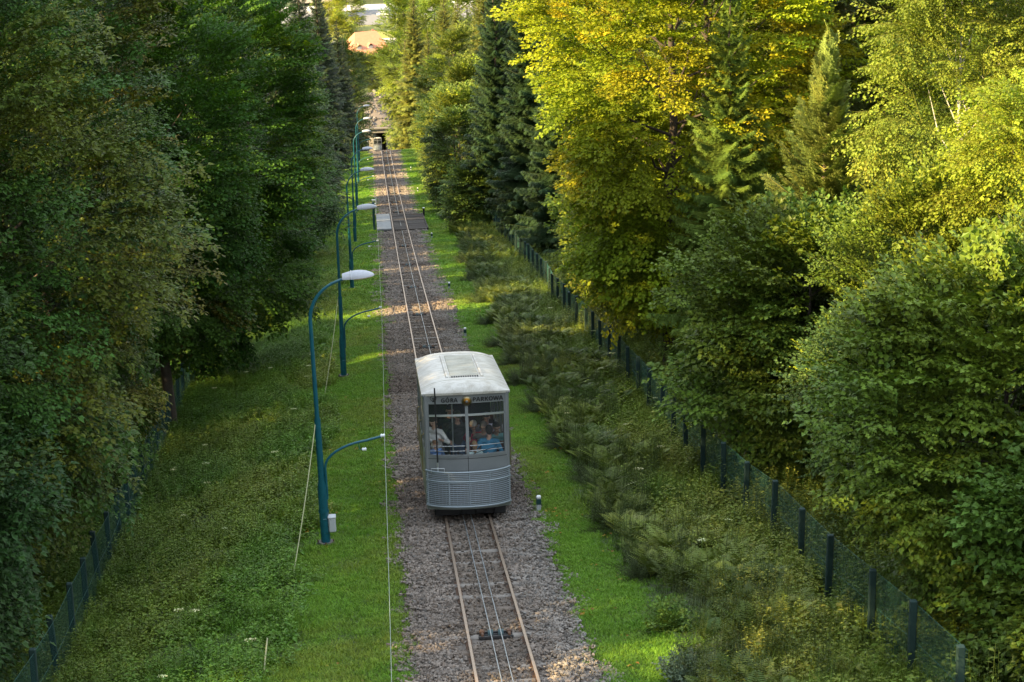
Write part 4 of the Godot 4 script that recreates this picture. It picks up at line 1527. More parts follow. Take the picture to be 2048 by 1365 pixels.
func build_plants() -> void:
	var lawn := blade_unit(51, 150, .22, .035, .085, .0045, .8)
	var lawn_far := blade_unit(52, 130, .45, .06, .14, .010, .8)
	var tall := blade_unit(53, 90, .24, .25, .62, .005, .7)
	var weed := weed_unit(54, 8, .22, .14, .50, .115, .058, .05)
	var dock := weed_unit(59, 5, .16, .12, .34, .20, .085, .04)
	var nettle := weed_unit(55, 12, .34, .5, 1.0, .11, .055)
	var clover := weed_unit(56, 26, .22, .04, .09, .035, .03)
	var fern := fern_unit(57, 9, .80, .10)
	var fern2 := fern_unit(58, 9, .72, .05)
	var c_lawn := func(x: float, z: float) -> Color:
		var m := nz.get_noise_2d(x * 9.0 + 40.0, z * 5.0) + nz.get_noise_2d(x * 40.0, z * 40.0) * 0.6
		return Color(.140, .270, .036).lerp(Color(.185, .250, .050), clampf(m * 1.4 + .25, 0, 1))
	var c_mead := func(x: float, z: float) -> Color:
		var m := nz.get_noise_2d(x * 7.0 + 90.0, z * 5.0)
		var c := Color(.105, .205, .034).lerp(Color(.180, .225, .050), clampf(m * 1.8 + .35, 0, 1))
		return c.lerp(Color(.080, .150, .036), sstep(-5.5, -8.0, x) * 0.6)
	var c_bank := func(x: float, z: float) -> Color:
		var m := nz.get_noise_2d(x * 7.0 + 10.0, z * 6.0)
		return Color(.140, .195, .042).lerp(Color(.20, .225, .056), clampf(m * 1.8 + .3, 0, 1))
	var c_fern := func(x: float, z: float) -> Color:
		var m := nz.get_noise_2d(x * 10.0 + 70.0, z * 7.0)
		return Color(.050, .080, .022).lerp(Color(.150, .182, .052), clampf(m * 2.4 + .42, 0, 1))
	var k_lawn := func(x: float, z: float) -> float:
		var e: float = gravel_edge(x, z)
		if absf(x) < e - .05: return 0.0
		if x > 0: return 1.0 if x < edge_r(z) else 0.35
		return 1.0 if x > edge_l(z) else 0.45
	var k_meadow := func(x: float, z: float) -> float: return clampf((edge_l(z) + .25 - x) * 1.4, 0.0, 1.0) * clampf(.75 + nz.get_noise_2d(x * 30.0, z * 22.0) * 2.2, .08, 1.0)
	var k_bank := func(x: float, z: float) -> float: return clampf((x - edge_r(z) - .9) * 1.2, 0.0, 1.0) * clampf(.8 + nz.get_noise_2d(x * 30.0 + 7.0, z * 22.0) * 2.2, .1, 1.0)
	var k_fern := func(x: float, z: float) -> float:
		var d := x - edge_r(z)
		if d < 0.32 or x > 6.6: return 0.0
		var m := nz.get_noise_2d(x * 9.0 + 33.0, z * 6.0)
		return clampf(1.05 - (d - .1) * 0.52 + m * 1.4, 0.0, 1.0) * (0.5 if d < 0.8 else 1.0)
	scatter("mown_grass", lawn, 1.3, 3.6, -25, -80, .19, 1.0, k_lawn, c_lawn, 1, M.grass)
	scatter("mown_grass", lawn, -5.2, -1.25, -25, -80, .19, 1.0, k_lawn, c_lawn, 2, M.grass)
	scatter("mown_grass", lawn_far, 1.3, 4.2, -80, -250, .42, 1.0, k_lawn, c_lawn, 3, M.grass)
	scatter("mown_grass", lawn_far, -5.5, -1.25, -80, -250, .42, 1.0, k_lawn, c_lawn, 4, M.grass)
	scatter("clover", clover, -5.2, -1.4, -25, -75, .36, 1.0, func(x, z): return (k_lawn as Callable).call(x, z) * 0.55, c_lawn, 5, M.leaf)
	scatter("clover", clover, 1.5, 3.6, -25, -75, .36, 1.0, func(x, z): return (k_lawn as Callable).call(x, z) * 0.6, c_lawn, 6, M.leaf)
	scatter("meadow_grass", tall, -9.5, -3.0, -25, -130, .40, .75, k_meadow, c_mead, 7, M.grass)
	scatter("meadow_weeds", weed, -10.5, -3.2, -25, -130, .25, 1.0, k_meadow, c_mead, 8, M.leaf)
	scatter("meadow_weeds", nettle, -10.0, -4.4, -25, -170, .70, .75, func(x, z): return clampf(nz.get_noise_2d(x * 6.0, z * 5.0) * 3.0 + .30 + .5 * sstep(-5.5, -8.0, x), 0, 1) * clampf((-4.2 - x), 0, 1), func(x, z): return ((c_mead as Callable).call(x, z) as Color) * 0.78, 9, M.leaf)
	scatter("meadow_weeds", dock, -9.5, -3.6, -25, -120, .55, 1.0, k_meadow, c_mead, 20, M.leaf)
	scatter("bank_weeds", nettle, 3.4, 8.5, -24, -140, .75, .8, func(x, z): return (k_bank as Callable).call(x, z) * clampf(nz.get_noise_2d(x * 8.0 + 5.0, z * 6.0) * 3.0 + .45, 0, 1), c_bank, 21, M.leaf, .05)
	scatter("bank_grass", tall, 3.0, 9.0, -24, -150, .42, .9, k_bank, c_bank, 10, M.grass, 0.25)
	scatter("bank_weeds", weed, 3.2, 9.0, -24, -150, .27, 1.15, k_bank, c_bank, 11, M.leaf)
	scatter("bracken", fern, 2.5, 6.7, -25, -135, .25, 1.0, k_fern, c_fern, 12, M.leaf, 0.10)
	scatter("bracken", fern2, 3.0, 7.0, -24, -60, .8, .9, k_fern, func(x, z): return ((c_fern as Callable).call(x, z) as Color) * 1.25, 13, M.leaf, 0.1)
	var k_tuft := func(x: float, z: float) -> float:
		var d := x - edge_r(z)
		if d < 0.15 or d > 2.2: return 0.0
		return clampf(nz.get_noise_2d(x * 18.0 + 3.0, z * 12.0) * 4.0 + .8 - d * .35, 0, 1)
	scatter("bank_shrubs", M.u_tuft, 2.5, 5.6, -24, -130, .34, .85, k_tuft, func(_x, _z): return Color(.052, .078, .026), 22, M.leaf, .12)
	# rough growth under the trees and along the far banks
	var far_k := func(x: float, z: float) -> float: return 1.0 if absf(x) > gravel_edge(x, z) + (2.2 if x > 0 else 3.4) else 0.0
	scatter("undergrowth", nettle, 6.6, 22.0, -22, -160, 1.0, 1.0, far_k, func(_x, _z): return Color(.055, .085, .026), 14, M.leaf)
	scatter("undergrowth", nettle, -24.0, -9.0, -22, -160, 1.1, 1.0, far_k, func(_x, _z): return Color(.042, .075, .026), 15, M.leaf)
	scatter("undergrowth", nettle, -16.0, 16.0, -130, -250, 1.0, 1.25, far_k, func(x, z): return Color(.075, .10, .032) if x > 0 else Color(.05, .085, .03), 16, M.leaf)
	scatter("undergrowth", nettle, -40.0, 40.0, -250, -470, 2.2, 2.6, func(x, z): return 1.0 if absf(x) > 5.0 else 0.0, func(_x, _z): return Color(.07, .095, .03), 17, M.leaf)
	# weeds in the ballast and fallen leaves
	scatter("ballast_weeds", clover, -1.6, 1.65, -25, -120, .5, .9, func(x, z): return 0.06 + 0.25 * sstep(1.15, 1.5, absf(x)), func(_x, _z): return Color(.10, .15, .03), 23, M.leaf)
	rng.seed = 63
	var fl := MB.new()
	fl.use_col = true
	for i in 7:
		var fo := Vector3(rf(-.5, .5), rf(.03, .07), rf(-.5, .5))
		var fa := rf(0, TAU)
		fl.col = [Color(1.2, .8, .3), Color(.9, .5, .25), Color(.6, .4, .25), Color(1.1, 1.0, .4)][i % 4]
		leaf(fl, fo, Vector3(cos(fa), rf(-.2, .3), sin(fa)).normalized(), Vector3(rf(-.5, .5), 1, rf(-.5, .5)).normalized(), rf(.06, .10), rf(.05, .075))
	scatter("fallen_leaves", fl.mesh(true), -6.0, 3.4, -25, -110, 1.1, 1.0, func(_x, _z): return 0.5, func(_x, _z): return Color(.26, .22, .06), 24, M.leaf)
	# white umbels
	rng.seed = 61
	var mb := MB.new()
	mb.use_col = true
	mb.col = Color(.3, .45, .2)
	mb.tube(PackedVector3Array([Vector3.ZERO, Vector3(.02, .62, 0)]), PackedFloat32Array([.004]), 3, false)
	mb.col = Color(1, 1, 1)
	for i in 22:
		var a := i * 2.4
		var r := .085 * sqrt(i / 22.0)
		var o := Vector3(.02 + cos(a) * r, .63 + rf(-.01, .01), sin(a) * r)
		var tl := Basis.from_euler(Vector3(rf(-1.2, 1.2), rf(0, 6), rf(-1.2, 1.2)))
		mb.tri(o + tl * Vector3(.016, 0, 0), o + tl * Vector3(-.008, .004, .014), o + tl * Vector3(-.008, .004, -.014))
	var um := mb.mesh(true)
	scatter("white_flowers", um, -8.0, -4.0, -26, -80, 1.5, .95, func(x, z): return 0.28, func(_x, _z): return Color(.62, .62, .56), 18, M.leaf)
	scatter("white_flowers", um, 4.0, 6.5, -26, -80, 1.5, 1.1, func(x, z): return 0.25, func(_x, _z): return Color(.62, .62, .56), 19, M.leaf)
	# single bushes at the foot of the right bank
	var bushes := [
		[3.3, -40.0, 1.15, "round dark bush on the mown grass level with the car's basket"],
		[3.0, -50.0, .95, "dark bush at the lawn edge beside the car's windscreen"],
		[2.9, -56.5, 1.0, "low dark bush on the lawn edge just past the car roof"],
		[2.75, -62.0, 1.0, "tufted dark bush right of the car roof, first beyond it"],
		[2.7, -72.0, .9, "small dark bush at the lawn edge beyond the car"],
		[3.1, -31.5, .55, "small bright fern clump on the lawn near the bottom right"],
		[3.0, -28.5, .6, "pale leafed low plant on the lawn at the bottom right"],
		[3.2, -35.5, 1.0, "dark bush on the lawn edge between the bright fern clump and the basket level bush"],
		[3.25, -45.0, 1.05, "dark bush at the lawn edge level with the rear of the rail car's basket"],
		[2.85, -67.0, .9, "second dark bush at the lawn edge beyond the car roof"],
		[2.75, -79.0, .9, "dark bush beyond the first marker post past the car"],
		[2.8, -87.0, 1.0, "dark bush at the lawn edge halfway to the crossing"],
		[3.0, -97.0, 1.0, "dark bush near the fourth pulley, right of the track"],
		[3.2, -106.0, 1.1, "dark bush two bushes before the plank crossing"],
		[3.6, -116.0, 1.1, "dark round bush just before the plank crossing"],
		[3.3, -138.0, 1.3, "dense bush right beside the plank crossing"]]
	for b in bushes:
		rng.seed = hash(b[3])
		var t := thing("bush", b[3], "bush", Vector3(b[0], ground(b[0], b[1]), b[1]), "bushes along the right edge of the lawn")
		var xf := []
		var cols := []
		var bright: bool = b[2] < 0.58
		var pale: bool = absf(b[2] - 0.6) < .01
		for i in (34 if pale or bright else 46):
			var a := rf(0, TAU)
			var el := rf(.15, 1.45)
			var d := Vector3(cos(a) * cos(el), sin(el), sin(a) * cos(el))
			var s: float = b[2] * rf(.6, 1.05) * 0.75
			var up := d.cross(Vector3(sin(a), rf(-.3, .3), -cos(a))).normalized()
			if not pale and not bright:
				xf.append(Transform3D(Basis(up * s, d * s, up.cross(d) * s), Vector3(d.x, 0.0, d.z) * 0.20 * b[2]))
				var kk := rf(.6, 1.35)
				cols.append(Color(.062, .088, .026) * kk)
				continue
			xf.append(Transform3D(Basis(d * s, up * s, d.cross(up) * s), Vector3(d.x, 0.02, d.z) * 0.22 * b[2]))
			var k := rf(.7, 1.3)
			var c := Color(.10, .17, .03) if bright else (Color(.13, .17, .10) if pale else Color(.055, .078, .026))
			cols.append(c * k)
		many("foliage", M.u_tuft if not pale and not bright else M.u_hazel, M.leaf, xf, cols, t)

# ---------------------------------------------------------------- trees
const ORD := ["first", "second", "third", "fourth", "fifth", "sixth", "seventh", "eighth", "ninth", "tenth", "eleventh", "twelfth", "thirteenth", "fourteenth", "fifteenth", "sixteenth", "seventeenth", "eighteenth", "nineteenth", "twentieth"]

func build_trees() -> void:
	var DK := Color(.036, .070, .020)
	var MID := Color(.062, .108, .026)
	var OLV := Color(.085, .082, .016)
	var YEL := Color(.28, .33, .030)
	var ORA := Color(.37, .31, .04)
	var hazel := Color(.098, .145, .027)
	# right of the track, near
	leafy_tree("hazel_tree", "broad leaved hazel bush at the bottom right corner overhanging the wire fence", Vector2(8.75, -30.8), {"unit": "u_hazel", "n": 1500, "h": 6.6, "base": .7, "low": 1.3, "r": 2.9, "lobes": 26, "col": hazel, "alt": Color(.125, .175, .03), "alt_p": .42, "tr": .10, "scale": .68})
	leafy_tree("hazel_tree", "dark hazel behind the bottom right fence posts, at the right edge", Vector2(11.4, -29.0), {"unit": "u_hazel", "n": 700, "h": 6.0, "base": 1.4, "r": 2.4, "lobes": 16, "col": Color(.05, .09, .022), "alt": hazel, "alt_p": .4, "tr": .11, "scale": .85})
	leafy_tree("hazel_tree", "rounded green hazel bush leaning over the fence right of the rail car", Vector2(8.45, -44.8), {"unit": "u_hazel", "n": 1100, "h": 6.4, "base": .7, "low": 1.2, "r": 3.0, "lobes": 22, "col": hazel, "alt": Color(.14, .19, .04), "alt_p": .4, "tr": .10, "scale": .8})
	leafy_tree("hazel_tree", "glossy hazel between the two big bushes, with small shaded leaves", Vector2(9.4, -37.5), {"unit": "u_alder", "n": 800, "h": 5.6, "base": .5, "low": 1.5, "r": 2.3, "lobes": 16, "col": Color(.075, .115, .034), "tr": .09, "scale": .8})
	leafy_tree("hornbeam_tree", "slim hornbeam with yellow upright shoots catching sun above the hazels", Vector2(10.0, -40.5), {"unit": "u_alder", "n": 620, "h": 7.6, "base": .8, "r": 1.9, "lobes": 16, "col": Color(.12, .16, .03), "alt": YEL, "alt_p": .35, "tr": .07, "scale": .8, "lift": .4})
	leafy_tree("hazel_tree", "low hazel at the bottom right corner trailing over the last fence posts", Vector2(9.3, -26.6), {"unit": "u_hazel", "n": 520, "h": 4.2, "base": .2, "r": 1.9, "lobes": 14, "col": Color(.075, .125, .028), "tr": .08, "scale": .8})
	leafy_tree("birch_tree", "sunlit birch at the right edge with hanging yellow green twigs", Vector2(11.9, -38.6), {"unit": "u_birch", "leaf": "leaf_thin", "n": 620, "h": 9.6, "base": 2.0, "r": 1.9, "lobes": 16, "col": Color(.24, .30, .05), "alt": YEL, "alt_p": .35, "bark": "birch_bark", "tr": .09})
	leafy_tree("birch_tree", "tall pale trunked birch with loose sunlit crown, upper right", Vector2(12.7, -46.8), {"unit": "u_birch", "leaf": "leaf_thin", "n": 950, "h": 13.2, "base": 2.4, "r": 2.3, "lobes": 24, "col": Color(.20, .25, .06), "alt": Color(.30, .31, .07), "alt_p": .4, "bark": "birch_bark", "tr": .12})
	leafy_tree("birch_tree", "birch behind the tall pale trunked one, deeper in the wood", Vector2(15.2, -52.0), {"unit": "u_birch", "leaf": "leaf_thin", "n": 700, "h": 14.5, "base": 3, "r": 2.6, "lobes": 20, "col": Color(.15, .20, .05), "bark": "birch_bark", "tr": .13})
	conifer("larch_tree", "young light green larch with upswept tip standing left of the birches", Vector2(10.5, -52.0), {"unit": "u_larch", "h": 11.2, "r": 2.6, "base": .4, "col": Color(.21, .26, .06), "per": 8, "step": .30, "tilt0": -.05, "tilt1": .9, "pow": .75})
	conifer("larch_tree", "smaller larch in front of the young light green one", Vector2(9.2, -49.5), {"unit": "u_larch", "h": 6.6, "r": 1.8, "base": .3, "col": Color(.13, .18, .05), "per": 8, "step": .28, "tilt0": -.05, "tilt1": .9})
	conifer("spruce_tree", "spruce with drooping sunlit boughs growing into the yellow linden", Vector2(8.8, -57.2), {"unit": "u_spruce", "h": 12.5, "r": 2.5, "base": 1.2, "col": Color(.125, .19, .032), "per": 8, "step": .34})
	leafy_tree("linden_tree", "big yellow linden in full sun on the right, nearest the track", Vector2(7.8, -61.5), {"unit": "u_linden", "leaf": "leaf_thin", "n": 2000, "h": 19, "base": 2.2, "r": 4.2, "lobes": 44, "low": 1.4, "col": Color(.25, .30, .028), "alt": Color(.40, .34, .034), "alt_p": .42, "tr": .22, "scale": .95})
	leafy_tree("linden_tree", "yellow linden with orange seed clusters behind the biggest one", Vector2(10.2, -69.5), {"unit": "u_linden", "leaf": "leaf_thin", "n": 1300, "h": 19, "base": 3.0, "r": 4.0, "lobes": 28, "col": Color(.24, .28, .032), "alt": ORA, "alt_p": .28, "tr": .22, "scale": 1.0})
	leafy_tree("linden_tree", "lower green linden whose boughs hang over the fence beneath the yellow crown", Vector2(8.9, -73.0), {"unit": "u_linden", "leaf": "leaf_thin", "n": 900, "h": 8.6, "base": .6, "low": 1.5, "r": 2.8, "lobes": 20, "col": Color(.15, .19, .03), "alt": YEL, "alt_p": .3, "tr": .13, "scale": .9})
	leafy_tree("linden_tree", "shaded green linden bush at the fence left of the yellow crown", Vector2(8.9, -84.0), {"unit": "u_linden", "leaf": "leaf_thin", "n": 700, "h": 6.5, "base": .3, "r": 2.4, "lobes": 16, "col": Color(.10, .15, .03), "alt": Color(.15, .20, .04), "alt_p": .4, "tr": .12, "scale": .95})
	conifer("spruce_tree", "sunlit spruce with hanging sprays right of the yellow lindens", Vector2(13.0, -64.0), {"unit": "u_spruce", "h": 17.0, "r": 2.9, "base": 2, "col": Color(.17, .19, .045), "per": 8, "step": .36})
	conifer("spruce_tree", "sunlit spruce at the upper edge left of the birch crown", Vector2(15.8, -66.0), {"unit": "u_spruce", "h": 17.5, "r": 2.8, "base": 2, "col": Color(.16, .19, .045), "per": 8, "step": .36})
	leafy_tree("linden_tree", "yellowing linden behind the sunlit spruces at the upper edge", Vector2(17.5, -78.0), {"unit": "u_far", "n": 620, "h": 18, "base": 3, "r": 4.2, "lobes": 24, "col": Color(.16, .18, .03), "alt": YEL, "alt_p": .4, "scale": 1.2})
	# dark spruces in the middle distance on the right
	var ds := [[8.3, -106.0, 15.0, 2.6, "dark spruce in the shade, nearest of the dark group"], [7.7, -116.0, 19.0, 2.8, "tallest dark spruce of the shaded group right of the track"], [6.6, -128.0, 17.0, 2.6, "dark spruce left of the tallest shaded one"], [9.4, -121.0, 20.0, 3.0, "dark spruce half hidden behind the yellow linden"], [7.6, -138.0, 20.0, 3.1, "dark spruce at the back of the shaded group"], [10.8, -104.0, 18.0, 3.0, "dark spruce directly behind the yellow linden"]]
	for d in ds:
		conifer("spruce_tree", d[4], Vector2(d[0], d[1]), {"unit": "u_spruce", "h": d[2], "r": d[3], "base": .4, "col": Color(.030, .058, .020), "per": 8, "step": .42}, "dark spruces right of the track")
	var rb := [[4.9, -128.0, 4.2, 1.7, "grey green shrub right of the plank crossing"], [4.6, -146.0, 7.5, 2.1, "green tree with a thin bare stem beyond the crossing"], [5.4, -156.0, 9.0, 2.4, "leafy tree beyond the crossing, in front of the far spruces"], [4.8, -172.0, 8.5, 2.2, "leafy tree beside the track farther down on the right"], [6.4, -164.0, 11.0, 2.6, "yellow tipped tree rising behind the far shrubs"], [5.0, -192.0, 7.0, 2.1, "bright yellow bush near the passing loop"], [5.6, -210.0, 11.0, 2.6, "leafy tree at the right end of the passing loop"], [6.6, -184.0, 14.0, 3.0, "tall leafy tree lit on its left, beyond the dark spruces"]]
	for d in rb:
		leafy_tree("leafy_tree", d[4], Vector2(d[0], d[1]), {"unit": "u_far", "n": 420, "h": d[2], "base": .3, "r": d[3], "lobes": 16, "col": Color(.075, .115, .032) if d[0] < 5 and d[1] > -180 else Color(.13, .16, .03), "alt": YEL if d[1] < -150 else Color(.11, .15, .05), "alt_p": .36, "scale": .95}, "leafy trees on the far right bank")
	var fs := [[5.6, -300.0, 25.0, 4.3, "spruce lit from the left beside the view of the town"], [9.4, -280.0, 23.0, 4.0, "spruce right of the one beside the town view"], [5.9, -246.0, 15.0, 2.7, "spruce at the far bend, below the lit one"], [9.4, -238.0, 19.0, 3.2, "spruce on the far right bank near the loop"], [11.0, -216.0, 21.0, 3.3, "far spruce half in sun, above the leafy trees"], [6.2, -352.0, 22.0, 3.9, "spruce far down the line, right side, near the underpass"], [8.6, -402.0, 20.0, 3.2, "spruce close to the right wing of the underpass"]]
	for d in fs:
		conifer("spruce_tree", d[4], Vector2(d[0], d[1]), {"unit": "u_spruce_far", "h": d[2], "r": d[3], "base": .6, "col": Color(.17, .19, .040), "per": 8, "step": .5}, "spruces far down the right bank")
	# left of the track, near
	leafy_tree("beech_tree", "huge dark beech in the left foreground, its right boughs turning brown", Vector2(-12.2, -41.0), {"unit": "u_beech", "n": 2100, "h": 17, "base": .4, "low": 2.0, "r": 5.2, "lobes": 40, "pow": 3.5, "col": Color(.038, .088, .022), "alt": Color(.085, .100, .018), "alt_p": .34, "alt_side": -.25, "tr": .30, "scale": .95})
	leafy_tree("beech_tree", "dark grey green beech at the left edge, in front of the huge one", Vector2(-12.1, -33.2), {"unit": "u_beech", "n": 1300, "h": 9.0, "base": .2, "r": 3.3, "lobes": 24, "pow": 3.5, "col": Color(.028, .064, .020), "alt": Color(.055, .080, .02), "alt_p": .35, "tr": .2, "scale": .9})
	leafy_tree("beech_tree", "brown tinged beech behind the huge one, above the left fence", Vector2(-11.4, -51.5), {"unit": "u_beech", "n": 1500, "h": 17, "base": 1.0, "low": 2.0, "r": 4.2, "lobes": 32, "pow": 3.5, "col": Color(.046, .094, .022), "alt": Color(.115, .105, .018), "alt_p": .36, "alt_side": -.22, "tr": .25, "scale": .95})
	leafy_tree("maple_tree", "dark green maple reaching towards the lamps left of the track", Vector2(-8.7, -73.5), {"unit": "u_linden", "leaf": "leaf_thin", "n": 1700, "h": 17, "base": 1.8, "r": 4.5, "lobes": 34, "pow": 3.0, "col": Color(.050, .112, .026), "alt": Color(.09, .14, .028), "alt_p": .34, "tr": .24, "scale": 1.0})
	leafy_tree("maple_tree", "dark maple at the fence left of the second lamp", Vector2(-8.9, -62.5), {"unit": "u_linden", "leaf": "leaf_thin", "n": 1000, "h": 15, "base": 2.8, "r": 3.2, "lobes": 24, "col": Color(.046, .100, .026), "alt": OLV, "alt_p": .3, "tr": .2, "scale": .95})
	leafy_tree("maple_tree", "green maple standing behind the third lamp on the left", Vector2(-7.8, -95.0), {"unit": "u_far", "n": 700, "h": 16, "base": 2.0, "r": 4.0, "lobes": 26, "col": Color(.052, .095, .024), "alt": Color(.10, .14, .025), "alt_p": .35, "tr": .2, "scale": 1.0})
	leafy_tree("maple_tree", "leafy tree left of the plank crossing", Vector2(-7.4, -116.0), {"unit": "u_far", "n": 560, "h": 13, "base": .8, "r": 3.3, "lobes": 22, "col": Color(.050, .090, .026), "alt": Color(.11, .14, .025), "alt_p": .3, "scale": 1.0})
	leafy_tree("maple_tree", "leafy tree beyond the crossing on the left bank", Vector2(-7.6, -140.0), {"unit": "u_far", "n": 520, "h": 13, "base": .8, "r": 3.2, "lobes": 22, "col": Color(.050, .085, .026), "scale": 1.05})
	var ls := [[-8.6, -132.0, 20.0, "dark spruce on the left behind the leafy maples, nearest of its row"], [-7.0, -158.0, 20.0, "dark spruce on the left, second of its row"], [-7.6, -180.0, 22.0, "dark spruce on the left, third of its row"], [-6.6, -206.0, 21.0, "dark spruce on the left, fourth of its row"], [-7.2, -236.0, 22.0, "dark spruce on the left above the passing loop"], [-7.4, -268.0, 21.0, "dark spruce on the left below the passing loop"], [-6.2, -310.0, 22.0, "dark spruce far left of the underpass"], [-5.9, -356.0, 22.0, "small far spruce on the left near the underpass"], [-10.5, -148.0, 22.0, "dark spruce behind the front row on the left"], [-11.0, -196.0, 22.0, "another dark spruce of the second row on the left, farther down"]]
	for d in ls:
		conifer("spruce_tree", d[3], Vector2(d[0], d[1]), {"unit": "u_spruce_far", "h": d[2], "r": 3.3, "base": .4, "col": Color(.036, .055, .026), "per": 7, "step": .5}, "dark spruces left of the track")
	# trees by the underpass and in the valley
	var vt := [[-5.4, -425.0, 16.0, 3.4, "dark leafy tree left of the underpass"], [-4.6, -492.0, 25.0, 4.6, "leafy tree rising behind the underpass, left one"], [2.2, -506.0, 25.0, 4.6, "leafy tree rising behind the underpass, middle one"], [7.6, -484.0, 27.0, 4.8, "leafy tree rising behind the underpass, right one"], [6.8, -428.0, 11.0, 2.8, "bright leafy tree right of the underpass"], [-9.2, -470.0, 18.0, 4.2, "shaded leafy tree above the left wing wall"]]
	for d in vt:
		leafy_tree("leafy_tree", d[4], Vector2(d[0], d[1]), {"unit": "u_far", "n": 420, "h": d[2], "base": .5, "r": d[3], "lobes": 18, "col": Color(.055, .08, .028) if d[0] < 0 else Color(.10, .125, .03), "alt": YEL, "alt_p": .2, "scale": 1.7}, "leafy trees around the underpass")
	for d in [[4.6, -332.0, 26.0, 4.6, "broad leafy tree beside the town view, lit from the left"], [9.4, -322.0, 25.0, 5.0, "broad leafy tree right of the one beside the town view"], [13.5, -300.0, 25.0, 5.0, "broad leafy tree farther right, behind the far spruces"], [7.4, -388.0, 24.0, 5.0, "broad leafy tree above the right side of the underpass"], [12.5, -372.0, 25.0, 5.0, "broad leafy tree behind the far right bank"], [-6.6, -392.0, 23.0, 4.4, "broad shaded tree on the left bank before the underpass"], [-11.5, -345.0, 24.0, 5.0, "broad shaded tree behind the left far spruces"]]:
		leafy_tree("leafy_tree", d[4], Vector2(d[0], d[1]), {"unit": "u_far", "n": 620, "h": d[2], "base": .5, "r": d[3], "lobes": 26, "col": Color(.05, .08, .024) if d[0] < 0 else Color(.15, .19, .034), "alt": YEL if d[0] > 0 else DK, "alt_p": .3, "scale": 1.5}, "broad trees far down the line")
	var tt := [[-9.0, -604.0, 11.0, 4.6, "leafy tree in front of the orange roofed house, left one"], [-1.0, -612.0, 7.0, 4.2, "low leafy tree hiding the front of the orange roofed house"], [6.0, -606.0, 8.0, 4.4, "leafy tree in front of the orange roofed house, right one"], [11.5, -600.0, 14.0, 4.6, "tall leafy tree right of the orange roofed house"], [-7.6, -690.0, 15.0, 5.0, "sunny yellow green tree in town left of the lawn"], [-10.5, -655.0, 13.0, 4.6, "sunny tree in town left of the orange roof"], [-14.0, -720.0, 16.0, 5.0, "sunny tree at the far left of the town view"], [15.0, -680.0, 15.0, 5.0, "sunny tree right of the lawn in town"], [13.0, -640.0, 14.0, 5.0, "sunny tree right of the orange roof"]]
	for d in tt:
		leafy_tree("town_tree", d[4], Vector2(d[0], d[1]), {"unit": "u_far", "n": 380, "h": d[2], "base": 2.0, "r": d[3], "lobes": 18, "col": Color(.18, .20, .04), "alt": YEL, "alt_p": .4, "scale": 2.0}, "sunlit trees in the town")
	# the closed wood behind, row after row
	var rows := [[-15.5, -8.0, -132.0, 7.0, 0], [-20.5, -4.0, -140.0, 8.0, 0], [-28.5, -16.0, -150.0, 11.0, 0], [-14.5, -142.0, -330.0, 15.0, 2], [-23.0, -150.0, -400.0, 19.0, 2],
		[17.5, -44.0, -130.0, 9.5, 1], [24.5, -60.0, -150.0, 11.0, 1], [33.0, -84.0, -190.0, 14.0, 1], [14.5, -138.0, -330.0, 15.0, 1], [22.5, -160.0, -420.0, 19.0, 1], [44.0, -140.0, -330.0, 24.0, 1], [34.0, -200.0, -460.0, 26.0, 1], [-34.0, -160.0, -460.0, 26.0, 2]]
	for ri in rows.size():
		var rw: Array = rows[ri]
		var z: float = rw[1]
		var i := 0
		while z > rw[2]:
			var con := (i * 7 + ri * 3) % 5 < 2
			var kindly := "spruce" if con else "leafy tree"
			var lb := "%s in the closed wood %s of the track, %s tree of the %s row" % [kindly, "left" if rw[0] < 0 else "right", ORD[mini(i, 19)], ORD[ri]]
			rng.seed = ri * 100 + i
			var at := Vector2(rw[0] + rf(-1.6, 1.6), z + rf(-1.5, 1.5))
			var hh := rf(15.5, 18.0) + (1.5 if z > -34 else 0.0) if rw[4] == 0 else rf(15.0, 20.0)
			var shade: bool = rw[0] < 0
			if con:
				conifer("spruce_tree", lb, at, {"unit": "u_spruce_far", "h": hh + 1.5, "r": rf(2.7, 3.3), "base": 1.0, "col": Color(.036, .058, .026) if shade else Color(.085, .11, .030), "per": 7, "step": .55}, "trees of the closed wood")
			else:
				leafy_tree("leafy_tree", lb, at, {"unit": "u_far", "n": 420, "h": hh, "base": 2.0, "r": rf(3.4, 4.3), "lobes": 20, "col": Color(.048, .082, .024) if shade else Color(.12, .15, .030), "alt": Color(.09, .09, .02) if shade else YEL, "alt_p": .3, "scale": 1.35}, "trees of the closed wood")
			z -= rw[3] * rf(.85, 1.15)
			i += 1

